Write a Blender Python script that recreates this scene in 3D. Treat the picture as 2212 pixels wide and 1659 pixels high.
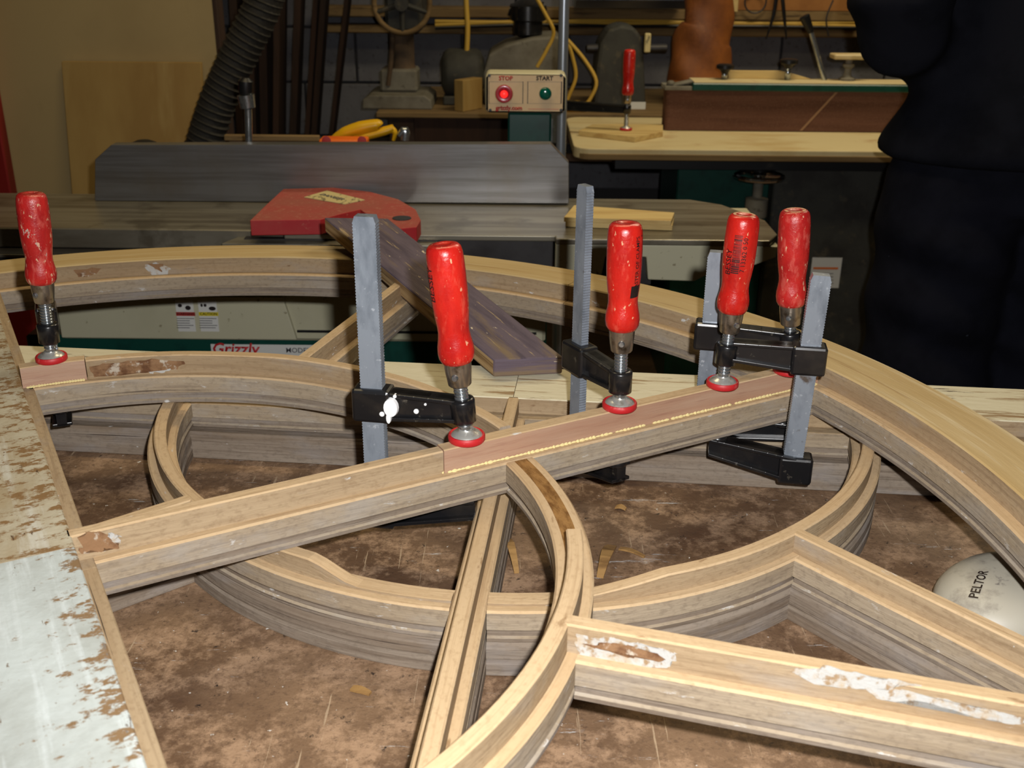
import bpy, bmesh, math, random
from mathutils import Vector, Matrix
import numpy as np
random.seed(7)
for o in list(bpy.data.objects): bpy.data.objects.remove(o)
SC = bpy.context.scene
COL = SC.collection
PI = math.pi
# ------------------------------------------------------------------ camera
F_PX, PITCH, ROLL = 2309.2, .3968, -.0095
CX, CY = 1106.0, 829.5
CAM = Vector((0, 0, 1.32))
_dn = Vector((0, -math.sin(PITCH), -math.cos(PITCH)))
_fw = Vector((0, math.cos(PITCH), -math.sin(PITCH)))
_X = Vector((1, 0, 0))
_c, _s = math.cos(ROLL), math.sin(ROLL)
RIGHT = _c * _X + _s * _dn
DOWN = -_s * _X + _c * _dn
cd = bpy.data.cameras.new('camera')
cam = bpy.data.objects.new('camera', cd); COL.objects.link(cam)
mw = Matrix.Identity(4)
for i in range(3):
    mw[i][0] = RIGHT[i]; mw[i][1] = -DOWN[i]; mw[i][2] = -_fw[i]; mw[i][3] = CAM[i]
cam.matrix_world = mw
cd.sensor_width = 36; cd.lens = F_PX / 2212 * 36; cd.clip_start = .02
cd.dof.use_dof = True; cd.dof.focus_distance = 1.0; cd.dof.aperture_fstop = 14
SC.camera = cam
# ------------------------------------------------------------------ world, lights, exposure
w = bpy.data.worlds.new('world'); SC.world = w; w.use_nodes = True
w.node_tree.nodes['Background'].inputs[0].default_value = (1, .82, .55, 1)
w.node_tree.nodes['Background'].inputs[1].default_value = .008
def lamp(name, kind, loc, power, col, size=.1, size_y=None, target=None):
    d = bpy.data.lights.new(name, kind); o = bpy.data.objects.new(name, d); COL.objects.link(o)
    o.location = loc; d.energy = power; d.color = col
    if kind == 'AREA':
        d.size = size
        if size_y: d.shape = 'RECTANGLE'; d.size_y = size_y
    else: d.shadow_soft_size = size
    if target is not None:
        o.rotation_euler = (Vector(target) - Vector(loc)).to_track_quat('-Z', 'Y').to_euler()
    return o
fl = lamp('camera_flash', 'SPOT', CAM + RIGHT * .04 - DOWN * .04, 44, (1, .985, .98), .010)
fl.rotation_euler = cam.matrix_world.to_euler(); fl.data.spot_size = math.radians(96); fl.data.spot_blend = .75
lamp('ceiling_tube_light', 'AREA', (1.1, 2.85, 2.6), 21, (1, .85, .58), 1.2, .25, (1.1, 2.85, 0))
lamp('ceiling_tube_light', 'AREA', (-.2, 1.75, 2.6), 11, (1, .80, .46), 1.2, .25, (-.2, 1.75, 0))
SC.view_settings.view_transform = 'Standard'; SC.view_settings.look = 'None'
SC.view_settings.gamma = 1; SC.view_settings.use_curve_mapping = False
SC.view_settings.exposure = .14

# ------------------------------------------------------------------ pixel helpers
def ray(u, v): return ((u - CX) / F_PX) * RIGHT + ((v - CY) / F_PX) * DOWN + _fw
def PZ(u, v, z): r = ray(u, v); return CAM + r * ((z - CAM.z) / r.z)
def PY(u, v, Y): r = ray(u, v); return CAM + r * (Y / r.y)
def s(r, g, b):
    f = lambda c: (c / 255 / 12.92) if c <= 10.3 else ((c / 255 + .055) / 1.055) ** 2.4
    return (f(r), f(g), f(b), 1)

# ------------------------------------------------------------------ materials
MATS = {}
def mat(name, base, layers=(), rough=.6, metal=0, bump=0, bscale=(40, 40, 40), coord='Object', spec=.5, coat=0, emit=None, seed=True, rlay=None):
    m = bpy.data.materials.new(name); m.use_nodes = True; MATS[name] = m
    nt = m.node_tree; N = nt.nodes; L = nt.links; bs = N['Principled BSDF']
    bs.inputs['Roughness'].default_value = rough; bs.inputs['Metallic'].default_value = metal
    bs.inputs['Specular IOR Level'].default_value = spec; bs.inputs['Coat Weight'].default_value = coat
    bs.inputs['Base Color'].default_value = base
    if emit: bs.inputs['Emission Color'].default_value = emit[0]; bs.inputs['Emission Strength'].default_value = emit[1]
    if layers or bump:
        tc = N.new('ShaderNodeTexCoord'); oi = N.new('ShaderNodeObjectInfo')
        mu = N.new('ShaderNodeMath'); mu.operation = 'MULTIPLY'; mu.inputs[1].default_value = 37 if seed else 0
        L.new(oi.outputs['Random'], mu.inputs[0])
        ad = N.new('ShaderNodeVectorMath'); ad.operation = 'ADD'
        L.new(tc.outputs[coord], ad.inputs[0]); L.new(mu.outputs[0], ad.inputs[1])
    def noise(scale, detail=5, dist=0, rough_=.6, off=0):
        mp = N.new('ShaderNodeMapping'); mp.inputs['Scale'].default_value = scale; mp.inputs['Location'].default_value = (off, off * 1.7, off * .3)
        L.new(ad.outputs[0], mp.inputs[0])
        n = N.new('ShaderNodeTexNoise'); n.inputs['Scale'].default_value = 1; n.inputs['Detail'].default_value = detail
        n.inputs['Roughness'].default_value = rough_; n.inputs['Distortion'].default_value = dist
        L.new(mp.outputs[0], n.inputs['Vector']); return n.outputs['Fac']
    cur = None
    for k, ly in enumerate(layers):
        fac = noise(ly['sc'], ly.get('det', 5), ly.get('dist', 0), ly.get('ro', .6), ly.get('off', k * 3.3))
        if 'edge' in ly:      # wear that follows one texture axis (worn board edge)
            ax, a, b, amt = ly['edge']
            sp = N.new('ShaderNodeSeparateXYZ'); L.new(tc.outputs[coord], sp.inputs[0])
            er = N.new('ShaderNodeMapRange'); er.inputs[1].default_value = a; er.inputs[2].default_value = b
            er.inputs[3].default_value = 0; er.inputs[4].default_value = amt
            L.new(sp.outputs[ax], er.inputs[0])
            aa = N.new('ShaderNodeMath'); aa.operation = 'ADD'; L.new(fac, aa.inputs[0]); L.new(er.outputs[0], aa.inputs[1]); fac = aa.outputs[0]
        mr = N.new('ShaderNodeMapRange'); mr.inputs[1].default_value = ly['lo']; mr.inputs[2].default_value = ly['hi']
        mr.inputs[4].default_value = ly.get('w', 1); L.new(fac, mr.inputs[0])
        mx = N.new('ShaderNodeMix'); mx.data_type = 'RGBA'
        L.new(mr.outputs[0], mx.inputs[0])
        if cur is None: mx.inputs[6].default_value = base
        else: L.new(cur, mx.inputs[6])
        mx.inputs[7].default_value = ly['col']; cur = mx.outputs[2]
        if ly.get('dull') is not None:
            rr = N.new('ShaderNodeMapRange'); rr.inputs[3].default_value = rough; rr.inputs[4].default_value = ly['dull']
            L.new(mr.outputs[0], rr.inputs[0]); L.new(rr.outputs[0], bs.inputs['Roughness'])
    if cur is not None: L.new(cur, bs.inputs['Base Color'])
    if bump:
        bn = N.new('ShaderNodeBump'); bn.inputs['Strength'].default_value = bump; bn.inputs['Distance'].default_value = .002
        L.new(noise(bscale, 6), bn.inputs['Height']); L.new(bn.outputs[0], bs.inputs['Normal'])
    return m
LY = lambda sc, lo, hi, col, **k: dict(sc=sc, lo=lo, hi=hi, col=col, **k)
# wood of the sashes: UV u = along the grain in metres, v = across
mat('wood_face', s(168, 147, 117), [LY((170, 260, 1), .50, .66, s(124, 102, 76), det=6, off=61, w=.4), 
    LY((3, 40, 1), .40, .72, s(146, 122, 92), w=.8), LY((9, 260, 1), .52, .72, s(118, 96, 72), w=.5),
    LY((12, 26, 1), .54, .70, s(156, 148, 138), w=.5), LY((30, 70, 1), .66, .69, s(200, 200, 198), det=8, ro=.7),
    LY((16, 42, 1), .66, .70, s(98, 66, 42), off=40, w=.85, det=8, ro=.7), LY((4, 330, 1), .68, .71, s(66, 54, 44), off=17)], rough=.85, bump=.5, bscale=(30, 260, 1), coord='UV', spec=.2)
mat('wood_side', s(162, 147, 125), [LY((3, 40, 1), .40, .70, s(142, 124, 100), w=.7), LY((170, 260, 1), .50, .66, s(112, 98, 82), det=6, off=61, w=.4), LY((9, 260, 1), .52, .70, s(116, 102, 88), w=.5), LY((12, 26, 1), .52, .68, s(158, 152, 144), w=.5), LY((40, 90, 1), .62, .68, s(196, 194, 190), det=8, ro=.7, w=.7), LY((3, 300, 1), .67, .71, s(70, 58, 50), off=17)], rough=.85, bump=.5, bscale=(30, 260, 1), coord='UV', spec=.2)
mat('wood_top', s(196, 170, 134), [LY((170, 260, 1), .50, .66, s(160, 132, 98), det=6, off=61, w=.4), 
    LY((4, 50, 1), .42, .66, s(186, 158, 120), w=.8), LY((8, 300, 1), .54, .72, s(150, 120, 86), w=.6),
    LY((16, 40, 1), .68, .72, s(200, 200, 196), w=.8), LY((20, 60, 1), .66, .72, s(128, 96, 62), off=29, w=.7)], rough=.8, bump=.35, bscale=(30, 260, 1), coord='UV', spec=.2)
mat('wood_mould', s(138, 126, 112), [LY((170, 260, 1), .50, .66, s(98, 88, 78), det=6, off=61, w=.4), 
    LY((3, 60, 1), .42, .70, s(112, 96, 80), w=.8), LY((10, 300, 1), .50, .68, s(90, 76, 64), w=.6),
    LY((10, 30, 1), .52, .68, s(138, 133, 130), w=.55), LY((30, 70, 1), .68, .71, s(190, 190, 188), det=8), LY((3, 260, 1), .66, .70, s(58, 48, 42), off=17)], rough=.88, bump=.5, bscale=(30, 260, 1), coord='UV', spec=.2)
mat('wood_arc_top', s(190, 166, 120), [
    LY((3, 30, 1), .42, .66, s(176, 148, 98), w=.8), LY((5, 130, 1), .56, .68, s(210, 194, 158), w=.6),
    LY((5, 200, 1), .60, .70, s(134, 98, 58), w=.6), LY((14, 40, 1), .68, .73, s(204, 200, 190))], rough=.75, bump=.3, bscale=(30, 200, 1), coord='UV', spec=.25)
mat('raw_break', s(150, 112, 66), [LY((60, 200, 1), .45, .65, s(112, 78, 42))], rough=.9, bump=.6, bscale=(120, 300, 1), coord='UV', spec=.1)
mat('old_filler', s(180, 180, 176), [LY((50, 50, 50), .50, .64, s(176, 158, 132), det=8, ro=.7), LY((140, 140, 140), .52, .62, s(150, 126, 96), det=8)], rough=.7, bump=.4, bscale=(200, 200, 200))
mat('gouged_wood', s(138, 104, 72), [LY((60, 60, 60), .46, .6, s(100, 66, 40)), LY((90, 90, 90), .56, .64, s(184, 172, 154), det=8)], rough=.9, bump=.6, bscale=(150, 150, 150))
mat('chipped_paint', s(190, 198, 196), [
    LY((10, 14, 1), .40, .66, s(164, 168, 162), w=.9), LY((7, 90, 1), .50, .62, s(206, 214, 214), w=.7),
    LY((110, 55, 1), .63, .67, s(132, 106, 76), det=9, ro=.75, edge=(1, .215, .165, .13)),
    LY((34, 90, 1), .66, .69, s(120, 112, 104), det=9, ro=.75, off=21, edge=(1, .23, .165, .05)),
    LY((60, 240, 1), .68, .70, s(104, 80, 56), det=8, off=51)], rough=.6, bump=.5, bscale=(60, 60, 1), coord='UV', spec=.3)
mat('worn_paint', s(184, 176, 154), [
    LY((8, 12, 1), .42, .62, s(160, 142, 110), w=.8), LY((7, 70, 1), .50, .62, s(200, 198, 186), w=.7),
    LY((110, 50, 1), .58, .63, s(132, 102, 66), det=9, ro=.74, edge=(1, .24, .165, .09)),
    LY((30, 90, 1), .63, .67, s(100, 80, 58), det=9, ro=.75, off=21), LY((60, 240, 1), .66, .69, s(92, 70, 48), det=8, off=51)], rough=.7, bump=.5, bscale=(60, 60, 1), coord='UV', spec=.3)
mat('flaking_paint', s(214, 206, 178), [
    LY((5, 60, 1), .55, .62, s(150, 122, 86), det=8, ro=.7), LY((8, 80, 1), .63, .66, s(84, 72, 60), det=8, ro=.7, off=9)], rough=.65, bump=.5, bscale=(20, 90, 1), coord='UV', spec=.3)
mat('mahogany', s(176, 144, 120), [LY((5, 60, 1), .42, .66, s(162, 122, 98), w=.8), LY((30, 500, 1), .55, .72, s(140, 96, 80), w=.5)], rough=.55, bump=.2, bscale=(30, 500, 1), coord='UV')
mat('dried_glue', s(232, 216, 156), rough=.35)
mat('bench_top', s(126, 100, 76), [
    LY((5, 5, 5), .40, .60, s(88, 64, 46), w=.95), LY((26, 26, 26), .47, .60, s(166, 136, 108), det=10, ro=.78, w=.85),
    LY((150, 150, 150), .52, .62, s(84, 64, 50), det=8, ro=.8, w=.65), LY((90, 90, 1), .61, .67, s(40, 32, 28), det=8, ro=.75),
    LY((9, 70, 1), .62, .67, s(196, 198, 198), det=9, ro=.8, w=.9), LY((4, 5, 1), .57, .67, s(70, 48, 30), off=13, w=.85),
    LY((220, 9, 1), .66, .69, s(178, 156, 128), off=5, w=.7), LY((150, 150, 1), .685, .715, s(208, 204, 196), off=77)],
    rough=.6, bump=.5, bscale=(140, 140, 140), spec=.35, seed=False)
mat('bench_wood', s(120, 92, 64), [LY((4, 30, 30), .4, .65, s(88, 64, 42))], rough=.8)
mat('red_lacquer', s(200, 36, 26), [
    LY((50, 50, 26), .40, .66, s(168, 22, 20), w=.9), LY((160, 160, 60), .56, .66, s(214, 84, 66), w=.45, det=8), LY((260, 260, 130), .655, .68, s(220, 160, 124), det=4, dull=.8),
    LY((80, 80, 45), .69, .71, s(212, 178, 142), det=8, ro=.7, off=11, dull=.8), LY((120, 120, 30), .70, .73, s(90, 16, 16), off=19)], rough=.27, coat=.3, bump=.25, bscale=(260, 260, 260))
mat('red_lacquer_worn', s(188, 38, 34), [
    LY((50, 50, 26), .40, .66, s(156, 26, 28), w=.9), LY((160, 160, 60), .52, .64, s(206, 96, 84), w=.55, det=8), LY((240, 240, 120), .635, .665, s(210, 160, 130), det=4, dull=.8),
    LY((56, 56, 34), .635, .655, s(184, 168, 154), det=9, ro=.72, off=11, dull=.8)], rough=.33, coat=.2, bump=.3, bscale=(260, 260, 260))
mat('bare_handle_wood', s(214, 172, 130), [LY((200, 200, 40), .5, .6, s(200, 60, 40))], rough=.7)
mat('red_rubber', s(188, 34, 38), [LY((200, 200, 200), .6, .7, s(200, 80, 80))], rough=.5)
mat('black_enamel', s(22, 22, 24), [LY((90, 90, 90), .62, .70, s(96, 88, 74), det=8, ro=.7, w=.7, dull=.8), LY((25, 25, 25), .5, .75, s(44, 40, 36))], rough=.28, coat=.2)
mat('steel_bar', s(146, 154, 164), [LY((60, 60, 25), .45, .65, s(120, 128, 138)), LY((160, 160, 160), .62, .70, s(184, 190, 198)), LY((40, 40, 40), .64, .72, s(96, 86, 78), off=7)], rough=.34, metal=.38, bump=.1, bscale=(200, 200, 60))
mat('zinc', s(186, 192, 196), [LY((200, 200, 200), .5, .7, s(140, 146, 150))], rough=.25, metal=.9)
mat('ferrule_steel', s(170, 160, 146), [LY((120, 120, 120), .5, .68, s(110, 96, 78))], rough=.3, metal=.9)
mat('cup_steel', s(206, 204, 196), [LY((150, 150, 150), .5, .7, s(170, 160, 140))], rough=.3, metal=.6)
mat('chrome', s(220, 222, 224), rough=.12, metal=1)
mat('white_splash', s(232, 232, 232), rough=.5)
mat('print_black', s(30, 18, 18), rough=.5)
mat('print_red', s(190, 30, 34), rough=.5)
mat('print_grey', s(88, 88, 92), rough=.6)
mat('plank_paint', s(98, 86, 96), [
    LY((9, 70, 1), .45, .65, s(74, 64, 76), w=.9), LY((14, 200, 1), .62, .66, s(168, 146, 112), det=7), LY((5, 40, 1), .54, .68, s(130, 110, 80), w=.8, off=5),
    LY((60, 160, 1), .68, .70, s(206, 190, 160), off=31)], rough=.75, bump=.4, bscale=(30, 250, 1), coord='UV', spec=.3)
mat('plank_edge', s(170, 144, 104), [LY((6, 200, 1), .46, .62, s(126, 100, 68)), LY((9, 260, 1), .60, .66, s(72, 58, 44))], rough=.85, bump=.4, bscale=(20, 250, 1), coord='UV', spec=.2)
mat('splinter', s(156, 120, 70), [LY((30, 90, 30), .45, .65, s(120, 88, 48))], rough=.7)
# machines and background
mat('cream_enamel', s(190, 186, 158), [LY((5, 5, 5), .45, .7, s(170, 166, 138), w=.7), LY((80, 80, 80), .66, .7, s(140, 132, 104))], rough=.4)
mat('green_enamel', s(14, 66, 56), [LY((20, 20, 20), .5, .7, s(10, 48, 42))], rough=.35)
mat('cast_iron', s(150, 144, 128), [LY((3, 40, 10), .42, .64, s(116, 108, 92)), LY((12, 12, 12), .55, .68, s(96, 88, 72), w=.7)], rough=.33, metal=.55, bump=.05, bscale=(300, 20, 20))
mat('dark_iron', s(60, 58, 58), [LY((14, 14, 14), .45, .7, s(40, 36, 36))], rough=.45, metal=.4)
mat('ground_steel', s(132, 132, 132), [LY((3, 60, 80), .45, .65, s(112, 110, 108)), LY((6, 6, 6), .5, .7, s(120, 112, 98), w=.6)], rough=.36, metal=.7, bump=.04, bscale=(20, 300, 300))
mat('guard_red', s(176, 30, 36), [LY((12, 12, 12), .4, .7, s(176, 66, 56), w=.8), LY((120, 120, 120), .62, .7, s(190, 110, 90), w=.6)], rough=.6)
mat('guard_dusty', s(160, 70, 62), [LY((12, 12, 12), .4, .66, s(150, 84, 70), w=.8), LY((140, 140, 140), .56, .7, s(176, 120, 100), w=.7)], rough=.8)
mat('black_plastic', s(18, 18, 20), rough=.4)
mat('dark_machine', s(56, 56, 50), [LY((9, 9, 9), .45, .65, s(40, 38, 34)), LY((30, 30, 30), .58, .7, s(88, 80, 62), w=.6)], rough=.7)
mat('grey_machine', s(120, 116, 104), [LY((8, 8, 8), .42, .66, s(92, 86, 72)), LY((40, 40, 40), .6, .7, s(66, 58, 46), w=.7)], rough=.7)
mat('rusty_machine', s(96, 76, 54), [LY((9, 9, 9), .42, .66, s(66, 52, 38))], rough=.8)
mat('beige_wall', s(176, 154, 108), [LY((2, 2, 2), .42, .66, s(162, 140, 96), w=.8), LY((9, 9, 3), .58, .72, s(146, 124, 84), w=.5)], rough=.8)
mat('plywood', s(164, 134, 76), [LY((5, 5, 1.2), .42, .62, s(150, 118, 62)), LY((3, 3, .6), .52, .7, s(176, 150, 94), dist=1.5)], rough=.7)
mat('block_paint', s(104, 104, 108), [LY((3, 3, 3), .42, .66, s(84, 82, 86)), LY((60, 60, 60), .58, .68, s(70, 66, 64), w=.7)], rough=.85, bump=.4, bscale=(80, 80, 80))
mat('mortar', s(58, 56, 56), rough=.9)
mat('old_timber', s(128, 104, 66), [LY((2, 30, 30), .42, .66, s(100, 78, 46)), LY((6, 60, 60), .56, .7, s(70, 52, 30))], rough=.85)
mat('dark_timber', s(62, 40, 26), [LY((20, 20, 2), .42, .66, s(40, 26, 16))], rough=.85)
mat('pale_pine', s(206, 180, 120), [LY((4, 50, 50), .46, .66, s(182, 150, 92))], rough=.7)
mat('mdf_table', s(206, 190, 146), [LY((4, 12, 4), .5, .68, s(186, 160, 110), w=.8), LY((8, 8, 8), .60, .72, s(160, 112, 70), w=.5)], rough=.55)
mat('abrasive_belt', s(104, 72, 58), [LY((2, 20, 30), .42, .66, s(86, 58, 46)), LY((300, 300, 300), .5, .7, s(120, 90, 76), w=.5)], rough=.95, bump=.3, bscale=(600, 600, 600), spec=.2)
mat('belt_seam', s(146, 112, 84), rough=.9)
mat('yellow_plastic', s(222, 172, 20), rough=.4)
mat('orange_plastic', s(238, 112, 34), rough=.45, spec=.4)
mat('yellow_cable', s(196, 158, 60), rough=.55)
mat('hose_rubber', s(40, 37, 31), [LY((20, 20, 20), .45, .7, s(28, 26, 22))], rough=.75)
mat('leather', s(150, 88, 34), [LY((5, 5, 5), .40, .66, s(104, 56, 22)), LY((60, 60, 60), .55, .7, s(128, 74, 34))], rough=.6, bump=.4, bscale=(60, 60, 60))
mat('peg_board', s(158, 106, 52), [LY((5, 5, 5), .45, .66, s(134, 86, 40))], rough=.8)
mat('pipe_steel', s(168, 176, 186), rough=.3, metal=.7)
mat('stainless', s(150, 160, 176), rough=.22, metal=.9)
mat('jacket_cloth', s(27, 28, 35), [LY((9, 9, 9), .45, .7, s(17, 18, 23)), LY((40, 40, 40), .74, .76, s(90, 96, 108), det=3)], rough=.95, bump=.5, bscale=(14, 14, 14), spec=.1)
mat('trouser_cloth', s(26, 27, 36), [LY((9, 9, 9), .45, .7, s(17, 18, 25)), LY((50, 50, 50), .75, .77, s(80, 86, 98), det=3)], rough=.95, bump=.5, bscale=(12, 12, 12), spec=.1)
mat('skin', s(196, 146, 118), rough=.55)
mat('hair', s(58, 42, 30), rough=.7)
mat('shoe_leather', s(46, 34, 26), rough=.5)
mat('floor_boards', s(92, 72, 54), [LY((1.5, 14, 1), .42, .66, s(66, 50, 36)), LY((30, 30, 30), .6, .7, s(120, 100, 80), w=.5)], rough=.8)
mat('muff_shell', s(178, 172, 156), [LY((22, 22, 22), .5, .68, s(126, 118, 108), det=8, ro=.7), LY((60, 60, 60), .62, .7, s(92, 84, 84), det=8)], rough=.45)
mat('label_white', s(214, 214, 208), rough=.5)
mat('label_red', s(176, 44, 36), rough=.5)
mat('label_yellow', s(214, 196, 40), rough=.5)
mat('label_orange', s(220, 118, 50), rough=.5)
mat('label_cream', s(206, 190, 136), [LY((120, 60, 60), .56, .6, s(130, 120, 84))], rough=.5)
mat('switch_plate', s(214, 182, 134), [LY((40, 40, 40), .5, .7, s(200, 170, 120), w=.6)], rough=.4)
mat('switch_case', s(196, 190, 160), rough=.4)
mat('button_red', s(170, 26, 44), rough=.25, coat=.5)
mat('lit_red', s(255, 40, 40), rough=.3, emit=((1, .02, .015, 1), 1.2))
mat('button_green', s(0, 92, 74), rough=.15, coat=.6)
mat('red_door', s(130, 24, 20), rough=.5)

# ------------------------------------------------------------------ object helpers
WM = {}
def thing(name, label, cat, loc=(0, 0, 0), rot=(0, 0, 0), group=None):
    o = bpy.data.objects.new(name, None); COL.objects.link(o); o.empty_display_size = .05
    o.location = loc; o.rotation_euler = rot; o['label'] = label; o['category'] = cat
    if group: o['group'] = group
    from mathutils import Euler
    WM[o.name] = Matrix.Translation(loc) @ Euler(rot).to_matrix().to_4x4()
    return o
def tag(o, label, cat, group=None):
    o['label'] = label; o['category'] = cat
    if group: o['group'] = group
    return o
def obj(name, bm, mats, parent=None, local=False, smooth=False):
    """link bm as one mesh object; bm is in world metres unless local"""
    if isinstance(mats, str): mats = [mats]
    bmesh.ops.recalc_face_normals(bm, faces=bm.faces)
    if parent is not None:
        M_ = WM[parent.name]
        if not local: bm.transform(M_.inverted())
    me = bpy.data.meshes.new(name); bm.to_mesh(me); bm.free()
    for m in mats: me.materials.append(MATS[m])
    if smooth:
        me.polygons.foreach_set('use_smooth', [True] * len(me.polygons))
        try: me.set_sharp_from_angle(angle=math.radians(40))
        except Exception: pass
    o = bpy.data.objects.new(name, me); COL.objects.link(o)
    if parent is not None: o.parent = parent; WM[o.name] = M_
    return o
def struct(name, bm, mats, parent=None):
    o = obj(name, bm, mats, parent)
    if parent is None: o['kind'] = 'structure'
    return o
def B(): return bmesh.new()
def auto_uv(bm, ax=0, faces=None):
    uv = bm.loops.layers.uv.verify(); a, b = [i for i in range(3) if i != ax]
    for f in (faces or bm.faces):
        for l in f.loops: l[uv].uv = (l.vert.co[ax], l.vert.co[a] + l.vert.co[b])
def box(bm, lo, hi, bev=0, mi=0, M_=None, seg=1):
    lo, hi = [min(a, b) for a, b in zip(lo, hi)], [max(a, b) for a, b in zip(lo, hi)]
    t = bmesh.new()
    bmesh.ops.create_cube(t, size=1)
    for v in t.verts: v.co = Vector([lo[i] + (v.co[i] + .5) * (hi[i] - lo[i]) for i in range(3)])
    if bev: bmesh.ops.bevel(t, geom=list(t.edges), offset=bev, segments=seg, affect='EDGES', profile=.5)
    auto_uv(t, max(range(3), key=lambda i: hi[i] - lo[i]))
    merge(bm, t, mi, M_)
def merge(bm, t, mi=None, M_=None):
    if M_ is not None: t.transform(M_)
    uvs = t.loops.layers.uv.verify(); uvd = bm.loops.layers.uv.verify()
    vm = {v: bm.verts.new(v.co) for v in t.verts}
    for f in t.faces:
        try: g = bm.faces.new([vm[v] for v in f.verts])
        except ValueError: continue
        g.material_index = f.material_index if mi is None else mi; g.smooth = f.smooth
        for l, k in zip(f.loops, g.loops): k[uvd].uv = l[uvs].uv
    t.free()
def prism(bm, pts, axis, a, b, mi=0, bev=0, M_=None, uvax=None):
    """polygon pts (2D) extruded along axis from a to b"""
    t = bmesh.new(); i, j = [k for k in range(3) if k != axis]
    def mk(p, h):
        c = [0, 0, 0]; c[i] = p[0]; c[j] = p[1]; c[axis] = h; return t.verts.new(c)
    va = [mk(p, a) for p in pts]; vb = [mk(p, b) for p in pts]; n = len(pts)
    t.faces.new(va); t.faces.new(vb[::-1])
    for k in range(n): t.faces.new((va[k], va[(k + 1) % n], vb[(k + 1) % n], vb[k]))
    bmesh.ops.recalc_face_normals(t, faces=t.faces)
    if bev: bmesh.ops.bevel(t, geom=list(t.edges), offset=bev, segments=2, affect='EDGES', profile=.5)
    auto_uv(t, uvax if uvax is not None else i); merge(bm, t, mi, M_)
def lathe(bm, prof, M_=None, n=24, mi=0, cap=True):
    """prof: (r,z) from bottom to top, axis z"""
    t = bmesh.new(); rings = []
    for r, z in prof:
        rings.append([t.verts.new((r * math.cos(2 * PI * k / n), r * math.sin(2 * PI * k / n), z)) for k in range(n)] if r > 1e-6 else [t.verts.new((0, 0, z))])
    for A, C_ in zip(rings, rings[1:]):
        for k in range(n):
            k2 = (k + 1) % n
            if len(A) == 1 and len(C_) == 1: continue
            if len(A) == 1: q = (A[0], C_[k2], C_[k])
            elif len(C_) == 1: q = (A[k], A[k2], C_[0])
            else: q = (A[k], A[k2], C_[k2], C_[k])
            f = t.faces.new(q); f.smooth = True
    if cap:
        if len(rings[0]) > 1: t.faces.new(rings[0][::-1])
        if len(rings[-1]) > 1: t.faces.new(rings[-1])
    auto_uv(t, 2); merge(bm, t, mi, M_)
def tube(bm, pts, rad, n=12, mi=0, ell=1, cap=True, smoothpath=True, ref=None):
    """tube along 3D points; rad number or list (or list of (ra, rb))"""
    pts = [Vector(p) for p in pts]
    if not isinstance(rad, (list, tuple)): rad = [rad] * len(pts)
    rad = [r if isinstance(r, tuple) else (r, r * ell) for r in rad]
    if smoothpath and len(pts) > 2:
        q = []; rr = []; m = len(pts)
        for i in range(m - 1):
            p0, p1, p2, p3 = pts[max(i - 1, 0)], pts[i], pts[i + 1], pts[min(i + 2, m - 1)]
            for k in range(5):
                u = k / 5
                q.append(.5 * ((2 * p1) + (p2 - p0) * u + (2 * p0 - 5 * p1 + 4 * p2 - p3) * u * u + (3 * p1 - p0 - 3 * p2 + p3) * u ** 3))
                rr.append(tuple(rad[i][c] * (1 - u) + rad[i + 1][c] * u for c in (0, 1)))
        q.append(pts[-1]); rr.append(rad[-1]); pts, rad = q, rr
    t = bmesh.new(); rings = []; nrm = None; acc = 0
    for i, p in enumerate(pts):
        d = (pts[min(i + 1, len(pts) - 1)] - pts[max(i - 1, 0)]).normalized()
        if nrm is None:
            nrm = Vector(ref) if ref is not None else (Vector((0, 0, 1)) if abs(d.z) < .9 else Vector((1, 0, 0)))
        nrm = (nrm - d * nrm.dot(d)).normalized(); bn = d.cross(nrm)
        rings.append([t.verts.new(p + nrm * (rad[i][0] * math.cos(2 * PI * k / n)) + bn * (rad[i][1] * math.sin(2 * PI * k / n))) for k in range(n)])
    for A, C_ in zip(rings, rings[1:]):
        for k in range(n): f = t.faces.new((A[k], A[(k + 1) % n], C_[(k + 1) % n], C_[k])); f.smooth = True
    if cap: t.faces.new(rings[0][::-1]); t.faces.new(rings[-1])
    auto_uv(t, 2); merge(bm, t, mi)
def sweep(bm, prof, stations, mis):
    """prof: closed list of (a,z); stations: (pos2d, normal2d, s[, zscale fn]) ; mis: material per profile edge"""
    t = bmesh.new(); uv = t.loops.layers.uv.verify(); n = len(prof)
    per = [0]
    for k in range(n): per.append(per[-1] + math.dist(prof[k], prof[(k + 1) % n]))
    rings = []
    for st in stations:
        p, nn, sl = st[:3]; pr = prof if len(st) < 4 else [st[3](a, z) for a, z in prof]
        rings.append(([t.verts.new((p[0] + nn[0] * a, p[1] + nn[1] * a, z)) for a, z in pr], sl))
    for (A, sa), (C_, sb) in zip(rings, rings[1:]):
        for k in range(n):
            k2 = (k + 1) % n
            f = t.faces.new((A[k], A[k2], C_[k2], C_[k])); f.material_index = mis[k]
            for l, (uu, vv) in zip(f.loops, ((sa, per[k]), (sa, per[k + 1]), (sb, per[k + 1]), (sb, per[k]))): l[uv].uv = (uu, vv)
    for (R_, sl), rev in ((rings[0], True), (rings[-1], False)):
        f = t.faces.new(R_[::-1] if rev else R_); f.material_index = 0
        for l in f.loops: l[uv].uv = (l.vert.co.z, l.vert.co.x + l.vert.co.y)
    merge(bm, t)
def line_st(p0, p1, n=1, fn=None):
    p0, p1 = Vector(p0), Vector(p1); d = (p1 - p0); L_ = d.length; d = d / L_; nr = (-d.y, d.x); out = []
    for i in range(n + 1):
        q = p0 + d * (L_ * i / n)
        out.append((q, nr, L_ * i / n) if fn is None else (q, nr, L_ * i / n, fn(L_ * i / n)))
    return out
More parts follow.
